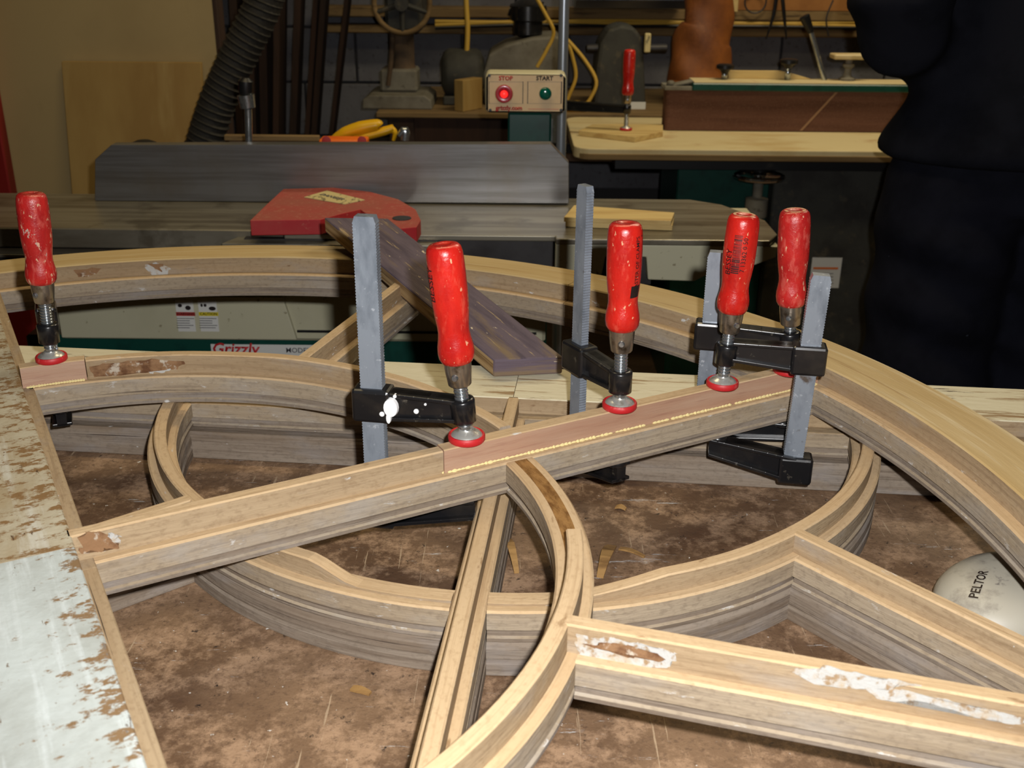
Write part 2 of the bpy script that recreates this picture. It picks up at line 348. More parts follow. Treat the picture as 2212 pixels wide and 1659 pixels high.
def arc_st(R, a0, a1, n, fn=None):
    out = []
    for i in range(n + 1):
        a = a0 + (a1 - a0) * i / n; nr = (math.cos(a), math.sin(a))
        st = ((R * nr[0], R * nr[1]), nr, R * (a - a0))
        out.append(st if fn is None else st + (fn(math.degrees(a)),))
    return out
def text_mesh(body, size, bold=0, font_shear=0):
    c = bpy.data.curves.new('t', 'FONT'); c.body = body; c.size = size; c.align_x = 'CENTER'; c.align_y = 'CENTER'; c.offset = bold; c.shear = font_shear
    c.resolution_u = 2
    o = bpy.data.objects.new('t', c); COL.objects.link(o)
    dg = bpy.context.evaluated_depsgraph_get(); dg.update()
    me = bpy.data.meshes.new_from_object(o.evaluated_get(dg)); t = bmesh.new(); t.from_mesh(me)
    bpy.data.objects.remove(o); bpy.data.curves.remove(c); bpy.data.meshes.remove(me)
    return t
def text_obj(name, body, size, m, parent, origin, xdir, zdir, bold=0, shear=0, thick=.0004):
    t = text_mesh(body, size, bold, shear)
    xd, zd = Vector(xdir).normalized(), Vector(zdir).normalized(); nd = xd.cross(zd)
    r = bmesh.ops.extrude_face_region(t, geom=list(t.faces))
    for e in r['geom']:
        if isinstance(e, bmesh.types.BMVert): e.co.z += thick
    for v in t.verts: v.co = Vector(origin) + xd * v.co.x + zd * v.co.y + nd * v.co.z
    return obj(name, t, m, parent)

# ================================================================== the setting
BZ = .80                                   # bench top
b = B(); box(b, (-3.2, -1.0, -.05), (3.2, 4.3, 0)); struct('floor', b, 'floor_boards')
# grey painted block wall at the back, every block a piece
WALLY = 4.2
b = B(); box(b, (-2.6, WALLY + .012, 0), (3.0, WALLY + .2, 2.5)); wall_back = struct('wall_back', b, 'mortar'); WM[wall_back.name] = Matrix.Identity(4)
bb = B(); box(bb, (-.196, 0, -.096), (.196, .03, .096), .004); block0 = obj('block', bb, 'block_paint', wall_back)
first = True
for r_ in range(2, 9):
    for c_ in range(-4, 8):
        x = c_ * .4 + (.2 if r_ % 2 else 0); z = .1 + r_ * .2
        if first: o = block0; first = False
        else: o = block0.copy(); COL.objects.link(o)
        o.location = (x, WALLY - .012 + random.uniform(-.002, .002), z)
# beige partition on the left
XE = PY(482, 200, 3.0).x
b = B(); box(b, (-3.2, 3.0, 0), (XE, 3.05, 2.5)); struct('wall_left', b, 'beige_wall')
b = B(); box(b, (XE - .006, 2.994, 0), (XE + .006, 3.06, 2.5), .002); struct('trim_1', b, 'dark_timber')
xr = PY(0, 330, 2.95).x
b = B(); box(b, (xr - .8, 2.955, 0), (xr + .008, 2.998, 2.1), .004); struct('door_1', b, 'red_door')

# ================================================================== workbench
wb = thing('workbench', 'scuffed brown workbench top under the stacked sashes', 'workbench', (0, .6, 0))
b = B(); box(b, (-1.25, .05, BZ - .045), (1.25, 1.19, BZ), .003); obj('bench_top', b, 'bench_top', wb)
for sx in (-1.15, 1.15):
    for sy in (.15, 1.08):
        b = B(); box(b, (sx - .045, sy - .045, 0), (sx + .045, sy + .045, BZ - .045), .004); obj('leg', b, 'bench_wood', wb)
b = B(); box(b, (-1.105, 1.06, BZ - .16), (1.105, 1.10, BZ - .045)); obj('apron', b, 'bench_wood', wb)
b = B(); box(b, (-1.105, .13, BZ - .16), (1.105, .17, BZ - .045)); obj('apron', b, 'bench_wood', wb)

# ================================================================== arched sashes
R_C, R_RIB, R_OUT, R_LEDGE = .3575, .708, .767, .697
WL, WR = .0135, .0058
HB, HR = .0275, .0170                       # body height, rabbet rib height
HJ = .0310
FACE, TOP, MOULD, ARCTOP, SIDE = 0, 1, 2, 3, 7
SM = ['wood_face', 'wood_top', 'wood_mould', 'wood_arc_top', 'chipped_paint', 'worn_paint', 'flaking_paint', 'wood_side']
def body_prof(w):
    h = HB
    return [(-w + .001, 0), (w - .001, 0), (w - .001, .0030), (w - .0032, .0042), (w - .0034, .0098), (w, .0112), (w, h - .0016), (w - .0016, h),
            (-w + .0016, h), (-w, h - .0016), (-w, .0112), (-w + .0034, .0098), (-w + .0032, .0042), (-w + .001, .0030)]
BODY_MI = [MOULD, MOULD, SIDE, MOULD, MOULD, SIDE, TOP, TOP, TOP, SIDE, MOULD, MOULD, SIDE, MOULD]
def rib_prof(w=WR):
    h = HR
    return [(-w, HB - .003), (w, HB - .003), (w, HB + h - .0012), (w - .0012, HB + h), (-w + .0012, HB + h), (-w, HB + h - .0012)]
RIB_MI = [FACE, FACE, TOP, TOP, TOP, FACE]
def hfn(factor):       # scale rib height about the ledge
    return lambda a, z: (a, z if z <= HB else HB + (z - HB) * factor)
def arc_prof(inner_rib, outer, inner_ledge):
    h = HB + HR
    a, c, e = inner_rib - R_RIB, outer - R_RIB, inner_ledge - R_RIB
    return [(e + .001, 0), (c, 0), (c, h - .001), (c - .001, h), (a + .0014, h), (a, h - .0014), (a, HB), (e + .0016, HB), (e, HB - .0016), (e, .0112), (e + .0034, .0098), (e + .0032, .0042), (e + .001, .0030)]
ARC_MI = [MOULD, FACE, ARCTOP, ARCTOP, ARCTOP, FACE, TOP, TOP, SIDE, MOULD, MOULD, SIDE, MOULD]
def rail_prof(y_top, y_ledge, wid):
    h = HB + HR
    a, e, c = y_top, y_ledge, y_top - wid
    return [(c, 0), (e - .001, 0), (e - .001, .0030), (e - .0032, .0042), (e - .0034, .0098), (e, .0112), (e, HB - .0008), (e - .0008, HB), (a, HB), (a, h - .001), (a - .001, h), (c + .002, h), (c, h - .002)]
def rail_mi(p): return [MOULD, MOULD, SIDE, MOULD, MOULD, SIDE, FACE, FACE, FACE, p, p, p, FACE]

def rib_wobble(seed, amp=.05):
    rnd = random.Random(seed); ph = [rnd.uniform(0, 6.28) for _ in range(3)]
    return lambda t: 1 - amp * (.5 + .5 * math.sin(t * .21 + ph[0]) * math.sin(t * .077 + ph[1]))
def make_sash(root, y_rail, y_ledge, ring_gap=(), spoke_gap=None, rail_paint=(4, 5), ring_h=None, split=0.0, joints=(62, 118)):
    """local frame: rail along X at y<=y_rail, arch towards +Y, bottom face z=0"""
    R = lambda a: math.radians(a)
    # bottom rail in two boards
    for (x0, x1, pm) in ((-.80, split, rail_paint[0]), (split + .0006, .80, rail_paint[1])):
        b = B(); sweep(b, rail_prof(y_rail, y_ledge, .088), line_st((x0, 0), (x1, 0), 4), rail_mi(pm)); obj('bottom_rail', b, SM, root, True)
    # outer arch in three segments with tight joints
    for a0, a1 in ((-3, joints[0]), (joints[0] + .05, joints[1]), (joints[1] + .05, 183)):
        b = B(); sweep(b, arc_prof(R_RIB, R_OUT, R_LEDGE), arc_st(R_RIB, R(a0), R(a1), 44), ARC_MI); obj('arched_rail', b, SM, root, True)
    # ring: body and rib, halves meeting at the centre muntin
    d = math.degrees(math.asin(WL / R_C)); e = math.degrees(math.asin(max(y_ledge, .001) / R_C)) - .6
    wob = rib_wobble(3)
    for a0, a1 in ((e, 90 - d), (90 + d, 180 - e)):
        b = B(); sweep(b, body_prof(WL), arc_st(R_C, R(a0), R(a1), 40), BODY_MI)
        segs = [(a0, a1)]
        for g0, g1 in ring_gap:
            ns = []
            for p, q in segs:
                if g1 <= p or g0 >= q: ns.append((p, q)); continue
                if g0 > p: ns.append((p, g0))
                if g1 < q: ns.append((g1, q))
            segs = ns
        for p, q in segs:
            sweep(b, rib_prof(), arc_st(R_C, R(p), R(q), max(4, int(abs(q - p) * .6)), lambda a: hfn((ring_h(a) if ring_h else 1) * wob(a))), RIB_MI)
        obj('ring_muntin', b, SM, root, True)
    # centre muntin from rail to arch
    b = B(); sweep(b, body_prof(WL), line_st((0, y_ledge - .0003), (0, R_LEDGE + .0006), 8), BODY_MI)
    segs = [(y_rail - .002, R_RIB + .002)]
    if spoke_gap: segs = [(y_rail - .002, spoke_gap[0]), (spoke_gap[1], R_RIB + .002)]
    for p, q in segs:
        if q - p > .004: sweep(b, rib_prof(), line_st((0, p), (0, q), 10), RIB_MI)
    obj('centre_muntin', b, SM, root, True)
    for a in (45, 135):
        u = Vector((math.cos(R(a)), math.sin(R(a))))
        b = B(); sweep(b, body_prof(WL), line_st(u * (R_C + WL - .0008), u * (R_LEDGE + .0006), 4), BODY_MI)
        sweep(b, rib_prof(), line_st(u * (R_C + WR - .002), u * (R_RIB + .002), 6), RIB_MI)
        obj('radial_muntin', b, SM, root, True)
UANG, LANG = .507, -1.6624
LC, UC = (.0027, 1.0352), (-.3115, .6605)
Z1, Z2, Z3 = BZ, BZ + HJ, BZ + HJ + HB + HR
HB_U, HR_U = .0295, .0207                    # the topmost sash is a little thicker
UT = Z3 + HB_U + HR_U                        # top of the upper sash
# lowest sash: face down, so only its plain back shows
low = thing('window_sash', 'lowest arched window sash lying on the bench under the other two', 'window sash', (LC[0], LC[1], Z1), (0, 0, LANG - PI / 2), 'stacked arched sashes')
def lowbody(w, h=HJ):
    h -= .0003
    return [(-w + .001, 0), (w - .001, 0), (w, .001), (w, .011), (w - .002, .0125), (w - .002, .0145), (w, .016), (w, h - .006), (w - .004, h), (-w + .004, h), (-w, h - .006), (-w, .016), (-w + .002, .0145), (-w + .002, .0125), (-w, .011), (-w, .001)]
LMI = [MOULD] * 16
R = math.radians
e_ = math.degrees(math.asin(.04 / R_C)) - .6
for a0, a1 in ((e_, 87.9), (92.1, 180 - e_)):
    b = B(); sweep(b, lowbody(WL), arc_st(R_C, R(a0), R(a1), 40), LMI); obj('ring_muntin', b, SM, low, True)
b = B(); sweep(b, lowbody(WL), line_st((0, .036), (0, R_LEDGE + .004), 4), LMI); obj('centre_muntin', b, SM, low, True)
for a in (45, 135):
    u = Vector((math.cos(R(a)), math.sin(R(a))))
    b = B(); sweep(b, lowbody(WL), line_st(u * (R_C + WL - .004), u * (R_LEDGE + .004), 3), LMI); obj('radial_muntin', b, SM, low, True)
b = B(); sweep(b, [(-.075, 0), (.039, 0), (.040, .001), (.040, HJ - .005), (.037, HJ - .0003), (-.075, HJ - .0003)], line_st((-.80, 0), (.80, 0), 4), [MOULD] * 6); obj('bottom_rail', b, SM, low, True)
for a0, a1 in ((-3, 62), (62.1, 118), (118.1, 183)):
    b = B(); sweep(b, [(R_LEDGE - R_RIB, 0), (R_OUT - R_RIB, 0), (R_OUT - R_RIB, HJ - .0003), (R_LEDGE - R_RIB, HJ - .0003)], arc_st(R_RIB, R(a0), R(a1), 44), [MOULD] * 4); obj('arched_rail', b, SM, low, True)
mid = thing('window_sash', 'middle arched sash of the stack with flaking white back rail', 'window sash', (LC[0], LC[1], Z2), (0, 0, LANG - PI / 2), 'stacked arched sashes')
def mid_rib(a):      # rib snapped off around the centre muntin
    d = abs(a - 90)
    if a > 90: return max(.12, min(1, (d - 8) / 16)) if d < 24 else 1
    return max(.14, min(1, (d - 14) / 6)) if d < 20 else 1
make_sash(mid, .012, .026, rail_paint=(6, 6), ring_h=mid_rib)
HB, HR = HB_U, HR_U
upp = thing('window_sash', 'topmost arched sash with chipped white rail, held by red handled clamps', 'window sash', (UC[0], UC[1], Z3), (0, 0, UANG - PI / 2), 'stacked arched sashes')
# repair zones in the upper sash's own frame
upM = WM[upp.name].inverted()
def up_local(u, v): return upM @ PZ(u, v, UT)
SG0 = up_local(948, 966).y; SG1 = R_RIB - .001
A_END = 180 - math.degrees(math.asin(.010 / R_C))
p_ = up_local(185, 768); AP0 = math.degrees(math.atan2(p_.y, p_.x))
_j = up_local(1222, 618); AJ = math.degrees(math.atan2(_j.y, _j.x)); _g = up_local(1238, 1140); AG = math.degrees(math.atan2(_g.y, _g.x))
make_sash(upp, -.002, .010, ring_gap=((AG, 88), (AP0, 181)), spoke_gap=(SG0, SG1), rail_paint=(5, 4), split=.02, joints=(62, AJ))
b = B(); sweep(b, [(-WR, HB - .002), (WR, HB - .002), (WR, HB + .0004), (-WR, HB + .0004)], arc_st(R_C, R(AG), R(87.6), 24), [0] * 4); obj('broken_rib', b, 'raw_break', upp, True)
def face_blob(px, pt, nrm, m, th=.0003, par=upp, name='paint_patch', sub=12, seed=1):
    """irregular thin patch on a plane; px is its outline in the photograph"""
    rn_ = random.Random(seed); pts_ = []
    for i in range(len(px)):
        a_, c_ = px[i], px[(i + 1) % len(px)]
        for k in range(sub): f = k / sub; j = rn_.uniform(-3, 3) + 4 * math.sin(f * 9 + seed + i * 2); pts_.append((a_[0] + (c_[0] - a_[0]) * f + j, a_[1] + (c_[1] - a_[1]) * f + j * .6))
    t = bmesh.new(); va = []; vb = []
    for u_, v_ in pts_:
        r_ = ray(u_, v_); q = CAM + r_ * ((pt - CAM).dot(nrm) / r_.dot(nrm)); va.append(t.verts.new(q - nrm * .0004)); vb.append(t.verts.new(q + nrm * th))
    t.faces.new(vb); n_ = len(va)
    for k in range(n_): t.faces.new((va[k], va[(k + 1) % n_], vb[(k + 1) % n_], vb[k]))
    bmesh.ops.triangulate(t, faces=[f for f in t.faces if len(f.verts) > 4]); auto_uv(t)
    b_ = B(); merge(b_, t); return obj(name, b_, m, par)
def up_face(ang_loc, off):     # camera-side rib face of a muntin of the upper sash at local angle
    d_ = Vector((math.cos(R(ang_loc) + UANG - PI / 2), math.sin(R(ang_loc) + UANG - PI / 2), 0)); n_ = Vector((d_.y, -d_.x, 0))
    return Vector((UC[0], UC[1], UT)) + n_ * off, n_
P_, N_ = up_face(45, WR)
face_blob([(1705, 1448), (1790, 1440), (1880, 1462), (1985, 1478), (1880, 1490), (1760, 1478)], P_, N_, 'old_filler', seed=2)
face_blob([(1868, 1486), (1960, 1492), (2080, 1520), (2212, 1548), (2212, 1566), (2100, 1548), (2010, 1518), (1900, 1512)], P_, N_, 'old_filler', seed=3)
face_blob([(1246, 1372), (1330, 1380), (1420, 1398), (1462, 1412), (1452, 1438), (1390, 1446), (1300, 1428), (1248, 1420)], P_, N_, 'old_filler', seed=4)
face_blob([(1262, 1392), (1330, 1388), (1420, 1412), (1440, 1428), (1360, 1420)], P_ + N_ * .0004, N_, 'gouged_wood', .0002, seed=5)
P_, N_ = up_face(90, WR)
face_blob([(172, 1158), (205, 1146), (250, 1160), (258, 1180), (215, 1190), (176, 1196)], P_, N_, 'gouged_wood', seed=6)
face_blob([(232, 1150), (262, 1158), (252, 1176), (240, 1168)], P_ + N_ * .0004, N_, 'old_filler', .0002, seed=7)
def curve_blob(px, rad, m, seed, th=.0003):     # the same on the hollow side of a curved rib
    rn_ = random.Random(seed); pts_ = []
    for i in range(len(px)):
        a_, c_ = px[i], px[(i + 1) % len(px)]
        for k in range(8): f = k / 8; j = rn_.uniform(-2, 2) + 2.5 * math.sin(f * 9 + seed + i * 2); pts_.append((a_[0] + (c_[0] - a_[0]) * f + j, a_[1] + (c_[1] - a_[1]) * f + j * .5))
    t = bmesh.new(); vs = []
    for u_, v_ in pts_:
        r_ = ray(u_, v_); ox, oy = CAM.x - UC[0], CAM.y - UC[1]; A_ = r_.x ** 2 + r_.y ** 2; B_ = 2 * (ox * r_.x + oy * r_.y); C_ = ox * ox + oy * oy - (rad - th) ** 2
        vs.append(t.verts.new(CAM + r_ * ((-B_ + math.sqrt(B_ * B_ - 4 * A_ * C_)) / (2 * A_))))
    t.faces.new(vs); bmesh.ops.triangulate(t, faces=t.faces[:])
    r2 = bmesh.ops.extrude_face_region(t, geom=t.faces[:])
    for e in r2['geom']:
        if isinstance(e, bmesh.types.BMVert): d_ = Vector((e.co.x - UC[0], e.co.y - UC[1], 0)).normalized(); e.co += d_ * (th + .0003)
    auto_uv(t); b_ = B(); merge(b_, t); return obj('paint_patch', b_, m, upp)
curve_blob([(312, 574), (340, 568), (366, 578), (358, 596), (330, 598)], R_RIB, 'old_filler', 3)
curve_blob([(322, 572), (352, 570), (346, 586)], R_RIB - .0004, 'gouged_wood', 4)
curve_blob([(160, 584), (215, 578), (205, 592), (172, 600)], R_RIB, 'gouged_wood', 5)
curve_blob([(192, 792), (260, 782), (330, 776), (400, 782), (380, 796), (290, 806), (205, 816)], R_C - WR, 'gouged_wood', 6)
curve_blob([(240, 786), (330, 784), (310, 790), (250, 794)], R_C - WR - .0004, 'old_filler', 7)
curve_blob([(318, 796), (372, 794), (360, 804), (322, 806)], R_C - WR - .0004, 'old_filler', 8)
# mahogany repair strips with squeezed-out glue
def bead(root, pts, rnd):
    b = B()
    for i in range(len(pts) - 1):
        if rnd.random() < .04: continue
        p, q = Vector(pts[i]), Vector(pts[i + 1]); r_ = rnd.uniform(.0009, .0017)
        tube(b, [p, (p + q) / 2 + Vector((0, 0, .0002)), q], [r_ * .6, r_, r_ * .5], 6, smoothpath=False)
    return obj('glue_bead', b, 'dried_glue', root, True, True)
st = thing('repair_strip', 'long pink-brown hardwood repair strip glued onto the centre bar under the clamps', 'wood strip', (UC[0], UC[1], Z3), (0, 0, UANG - PI / 2))
b = B(); prof = [(-.0075, HB + .0002), (.0062, HB + .0002), (.0062, HB + HR), (.0052, HB + HR + .0008), (-.0065, HB + HR + .0008), (-.0075, HB + HR)]
# strip runs along local +Y
sweep(b, prof, [((0, SG0 + .0006), (1, 0), 0), ((0, SG1 - .0006), (1, 0), SG1 - SG0)], [0, 0, 1, 1, 1, 0])
obj('strip', b, ['mahogany', 'wood_top'], st, True)
rnd = random.Random(4)
bead(st, [(.0068, SG0 + .004 + i * .0042 + rnd.uniform(-.001, .001), HB + .0006) for i in range(int((SG1 - SG0) / .0042))], rnd)
bead(st, [(.006 - i * .003, SG0 - .0006, HB + .0008) for i in range(4)], rnd)
st2 = thing('repair_block', 'short pink-brown repair block on the ring end under the leftmost clamp', 'wood block', (UC[0], UC[1], Z3), (0, 0, UANG - PI / 2))
b = B(); a1_ = 180 - math.degrees(math.asin(.0005 / R_C))
sweep(b, [(a, z) for a, z in prof], arc_st(R_C, R(AP0 + .15), R(a1_), 12), [0, 0, 1, 1, 1, 0]); obj('block', b, ['mahogany', 'wood_top'], st2, True)
pts = []
for i in range(22):
    a = R(AP0 + .5 + (a1_ - AP0 - 1) * i / 21); pts.append(((R_C - .0085) * math.cos(a), (R_C - .0085) * math.sin(a), HB + .0006))
bead(st2, pts, rnd)

# ================================================================== bar clamps
def arm_mesh(b, x0, x1, h0, h1, th, drop=0):
    """cast arm with recessed web between x0 (spindle) and x1 (bar); z centred on 0 at bar end"""
    def at(x, k): f = (x - x0) / (x1 - x0); h = h0 + (h1 - h0) * f; return k * h / 2 + drop * (1 - f)
    N_ = 6; xs = [x0 + (x1 - x0) * i / N_ for i in range(N_ + 1)]
    prism(b, [(x, at(x, 1)) for x in xs] + [(x, at(x, -1)) for x in xs[::-1]], 1, -th * .25, th * .25)
    rim = .0036
    prism(b, [(x, at(x, 1)) for x in xs] + [(x, at(x, 1) - rim) for x in xs[::-1]], 1, -th / 2, th / 2, bev=.0008)
    prism(b, [(x, at(x, -1) + rim) for x in xs] + [(x, at(x, -1)) for x in xs[::-1]], 1, -th / 2, th / 2, bev=.0008)
def clamp(label, pad, ang, arm, z_arm, z_h, bar_top, jaw_z, tilt=(0, 0), worn=False, k=1.0, barw=.0195, bart=.0104, barlean=(0, 0), spl=False, mark=None, hl=.104, group='red handled bar clamps on the sash', arm_drop=0, rim=False):
    """pad: world point under the swivel pad; +x of the clamp frame points to the bar"""
    c = thing('bar_clamp', label, 'clamp', pad, (0, 0, ang), group)
    _l = Vector((tilt[0] * math.cos(ang) + tilt[1] * math.sin(ang), -tilt[0] * math.sin(ang) + tilt[1] * math.cos(ang), 1)).normalized()
    T = Vector((0, 0, 1)).rotation_difference(_l).to_matrix().to_4x4()
    Kx = Matrix.Scale(k, 4)
    # swivel pad
    b = B(); lathe(b, [(.0150, 0), (.0158, .0010), (.0158, .0048), (.0150, .0060), (.0140, .0061), (.0134, .0050), (0, .0050)], Kx, 32); pd = obj('swivel_pad', b, 'red_rubber', c, True, True)
    b = B(); lathe(b, [(.0136, .0046), (.0128, .0060), (.0106, .0078), (.0080, .0090), (.0068, .0100), (.0064, .0108), (0, .0108)], Kx, 28); obj('ball_cup', b, 'cup_steel', pd, True, True)
    # threaded spindle
    b = B(); pr = [(.0052, .010)]; z = .013
    while z < (z_h - .012) / k: pr += [(.0050, z), (.0060, z + .0008), (.0062, z + .0014), (.0060, z + .0020), (.0050, z + .0028)]; z += .0031
    pr.append((.0050, z)); lathe(b, pr, T @ Kx, 18); obj('spindle', b, 'zinc', c, True, True)
    # handle, ferrule, pin
    zb = z_h / k
    b = B(); lathe(b, [(.0090, zb - .020), (.0098, zb - .019), (.0112, zb - .006), (.0115, zb + .001), (.009, zb + .002)], T @ Kx, 24); fe = obj('ferrule', b, 'ferrule_steel', c, True, True)
    b = B()
    pm = T @ Kx @ Matrix.Translation((0, 0, zb - .010)) @ Matrix.Rotation(random.uniform(-.5, .5) - ang, 4, 'Z') @ Matrix.Rotation(PI / 2, 4, 'X')
    lathe(b, [(0, -.0128), (.0022, -.0126), (.0030, -.0112), (.0030, .0112), (.0022, .0126), (0, .0128)], pm, 14); obj('pin', b, 'zinc', fe, True, True)
    H_ = hl / k
    hp = [(.0105, 0), (.0128, .0012), (.0146, .005), (.0152, .0105), (.0148, .016), (.0136, .022), (.0129, .028), (.0131, .034), (.0140, .042), (.0149, .052), (.0153, .064), (.0153, .080), (.0151, .091), (.0147, .097), (.0137, .1012), (.0118, .1034), (.0080, .1042), (.0056, .1040), (.0048, .1035), (0, .1034)]
    b = B(); lathe(b, [(r_, zb + z_ * H_ / .104) for r_, z_ in hp], T @ Kx, 32)
    hd = obj('handle', b, 'red_lacquer_worn' if worn else 'red_lacquer', c, True, True)
    if rim:
        b = B(); lathe(b, [(.0076, zb + H_ * 1.0005), (.0100, zb + H_ * .9995), (.0102, zb + H_ * 1.0012), (.0076, zb + H_ * 1.0025), (.0076, zb + H_ * 1.0005)], T @ Kx, 24, cap=False); obj('worn_rim', b, 'bare_handle_wood', hd, True, True)
    if mark:      # print wrapped on the lacquer: entries (text or shape, angle on handle in degrees, height, size)
        for kind, body, phi, zz, size in mark:
            if kind == 'text': t = text_mesh(body, size, .00005)
            else:
                t = bmesh.new()
                if kind == 'bars':
                    rn = random.Random(5); y = -.018
                    while y < .018:
                        w_ = rn.choice((.0004, .0006, .0011)); q = [t.verts.new(p) for p in ((y, -.0038, 0), (y + w_, -.0038, 0), (y + w_, .0038, 0), (y, .0038, 0))]; t.faces.new(q); y += w_ + rn.choice((.0004, .0007))
                else:
                    q = [t.verts.new(p) for p in ((-body / 2, -size / 2, 0), (body / 2, -size / 2, 0), (body / 2, size / 2, 0), (-body / 2, size / 2, 0))]; t.faces.new(q)
            bmesh.ops.subdivide_edges(t, edges=[e for e in t.edges if abs(e.verts[0].co.y - e.verts[1].co.y) > .003], cuts=3)
            ph0 = R(phi) - ang - PI / 2
            for v in t.verts:
                lz, ls = v.co.x, v.co.y                 # text runs up the handle
                zz_ = (zz + lz) / (H_ / .104)
                rr = np.interp(zz_, [p[1] for p in hp[:-2]], [p[0] for p in hp[:-2]]) + .00012
                a = ph0 - ls / rr
                v.co = T @ Kx @ Vector((rr * math.cos(a), rr * math.sin(a), zb + zz + lz))
            obj('print', t, 'label_cream' if kind == 'patch' else 'print_black', hd, True)
    # sliding arm
    z_arm += .004
    b = B(); lathe(b, [(.0088, z_arm / k - .0110), (.0104, z_arm / k - .0100), (.0108, z_arm / k + .0085), (.0100, z_arm / k + .0102), (.0080, z_arm / k + .0108)], T @ Kx, 24)
    Az = Matrix.Translation((0, 0, z_arm)) @ Kx
    t = B(); arm_mesh(t, .006, arm / k, .020, .027, .0165, -arm_drop / k); merge(b, t, 0, Az)
    box(b, (arm / k - .0165, -.0105, -.0145), (arm / k + .0165, .0105, .0150), .0028, 0, Az, 2)
    sa = obj('sliding_arm', b, 'black_enamel', c, True)
    if spl:
        for (px_, pz_, r_, yy, el_) in ((.0625, .001, .0066, .0108, 1.35), (.0645, -.0085, .0022, .0108, 2.4), (.0700, -.0050, .0024, .0108, 1), (.0590, .0110, .0017, .0085, 1), (.0420, -.0030, .0024, .0046, 1), (.0340, .0040, .0012, .0046, 1)):
            t = B(); lathe(t, [(r_, -.003), (r_ * .9, .0004), (0, .0008)], Matrix.Translation((px_, yy, z_arm + pz_)) @ Matrix.Diagonal((1, 1, el_, 1)) @ Matrix.Rotation(-PI / 2, 4, 'X'), 16); obj('paint_spot', t, 'white_splash', sa, True, True)
    # serrated bar
    zt = bar_top - pad.z; zl = jaw_z - pad.z - .004; hw = barw / 2 * k; L_ = zt - zl; n_ = int(L_ / .0026)
    left = []; right = []
    for i in range(n_):
        z = zl + .003 + (L_ - .006) * i / n_; dz = (L_ - .006) / n_
        right += [(hw, z), (hw - .0007, z + dz * .5)]; left += [(-hw, z), (-hw + .0007, z + dz * .5)]
    poly = [(-hw + .001, zl)] + [(hw - .001, zl)] + right + [(hw - .002, zt)] + [(-hw + .002, zt)] + left[::-1]
    t = B(); prism(t, poly, 1, -bart / 2 * k, bart / 2 * k)
    b = B(); piv = Matrix.Translation((arm, 0, z_arm)); merge(b, t, 0, piv @ Matrix.Rotation(barlean[0], 4, 'X') @ Matrix.Rotation(barlean[1], 4, 'Y') @ Matrix.Translation((0, 0, -z_arm)))
    obj('bar', b, 'steel_bar', c, True)
    # fixed jaw
    jz = jaw_z - pad.z
    b = B(); tip = max(0, (-HB - HR - jz) / k - .0125) if group else .012
    t = B(); arm_mesh(t, -.008, arm / k, .019, .028, .0200, tip); merge(b, t, 0, Matrix.Translation((0, 0, jz)) @ Kx)
    box(b, (arm / k - .0165, -.0105, -.0145), (arm / k + .0165, .0105, .0145), .003, 0, Matrix.Translation((0, 0, jz)) @ Kx, 2)
    lathe(b, [(.008, tip + .004), (.0100, tip + .006), (.0100, tip + .0120)], Matrix.Translation((0, 0, jz)) @ Kx, 20)
    obj('fixed_jaw', b, 'black_enamel', c, True)
    return c
PT = UT + .0008
def pad_on(u, v): return PZ(u, v, PT)
p1, p2, p3, p4, p5 = pad_on(112, 778), pad_on(1008, 950), pad_on(1338, 880), pad_on(1560, 833), pad_on(1703, 803)
def bt(u, v, pd, ang, arm): return PY(u, v, pd.y + math.sin(ang) * arm).z
def jz_(u, v, pd, ang, arm): return PY(u, v, pd.y + math.sin(ang) * arm).z
A1, A2, A3, A4, A5 = R(112), R(171), R(121), R(-9), R(168)
clamp('leftmost bar clamp, on the short repair block, with badly chipped red handle', p1, A1, .050, .025, .080, PT + .060, .866, worn=True, tilt=(.04, 0), hl=.088, k=.95)
clamp('bar clamp with a white paint splash on its black arm', p2, A2, .080, .024, .071, bt(793, 465, p2, A2, .080), .852, tilt=(-.10, 0), spl=True, hl=.100, mark=[('text', 'BESSEY', -55, .070, .0095), ('text', 'MADE IN GERMANY', -72, .066, .0045)])
clamp('bar clamp with glossy red handle and the tallest steel bar, second from the right pair', p3, A3, .066, .022, .075, bt(1277, 400, p3, A3, .066), .852, tilt=(-.017, 0), hl=.096, barw=.0165, bart=.0078,
      mark=[('text', 'MASTER OF CLAMPS', 42, .062, .0055), ('band', .011, 42, .038, .010), ('band', .050, 63, .062, .0016)])
clamp('front clamp of the right pair, with a barcode printed on its red handle', p4, A4, .076, .029, .074, bt(1758, 592, p4, A4, .076), jz_(1727, 1010, p4, A4, .076), tilt=(.035, 0), barlean=(0, .03), arm_drop=-.004, hl=.092, k=.97, rim=True,
      mark=[('bars', '', -22, .060, 0), ('text', '7 13362 0 50', 5, .060, .0062), ('text', 'BESSEY', -48, .052, .008)])
clamp('rear clamp of the right pair, with faded scratched red handle', p5, A5, .078, .028, .069, bt(1550, 543, p5, A5, .078), .862, worn=True, tilt=(-.07, 0), hl=.093, k=.97, rim=True)

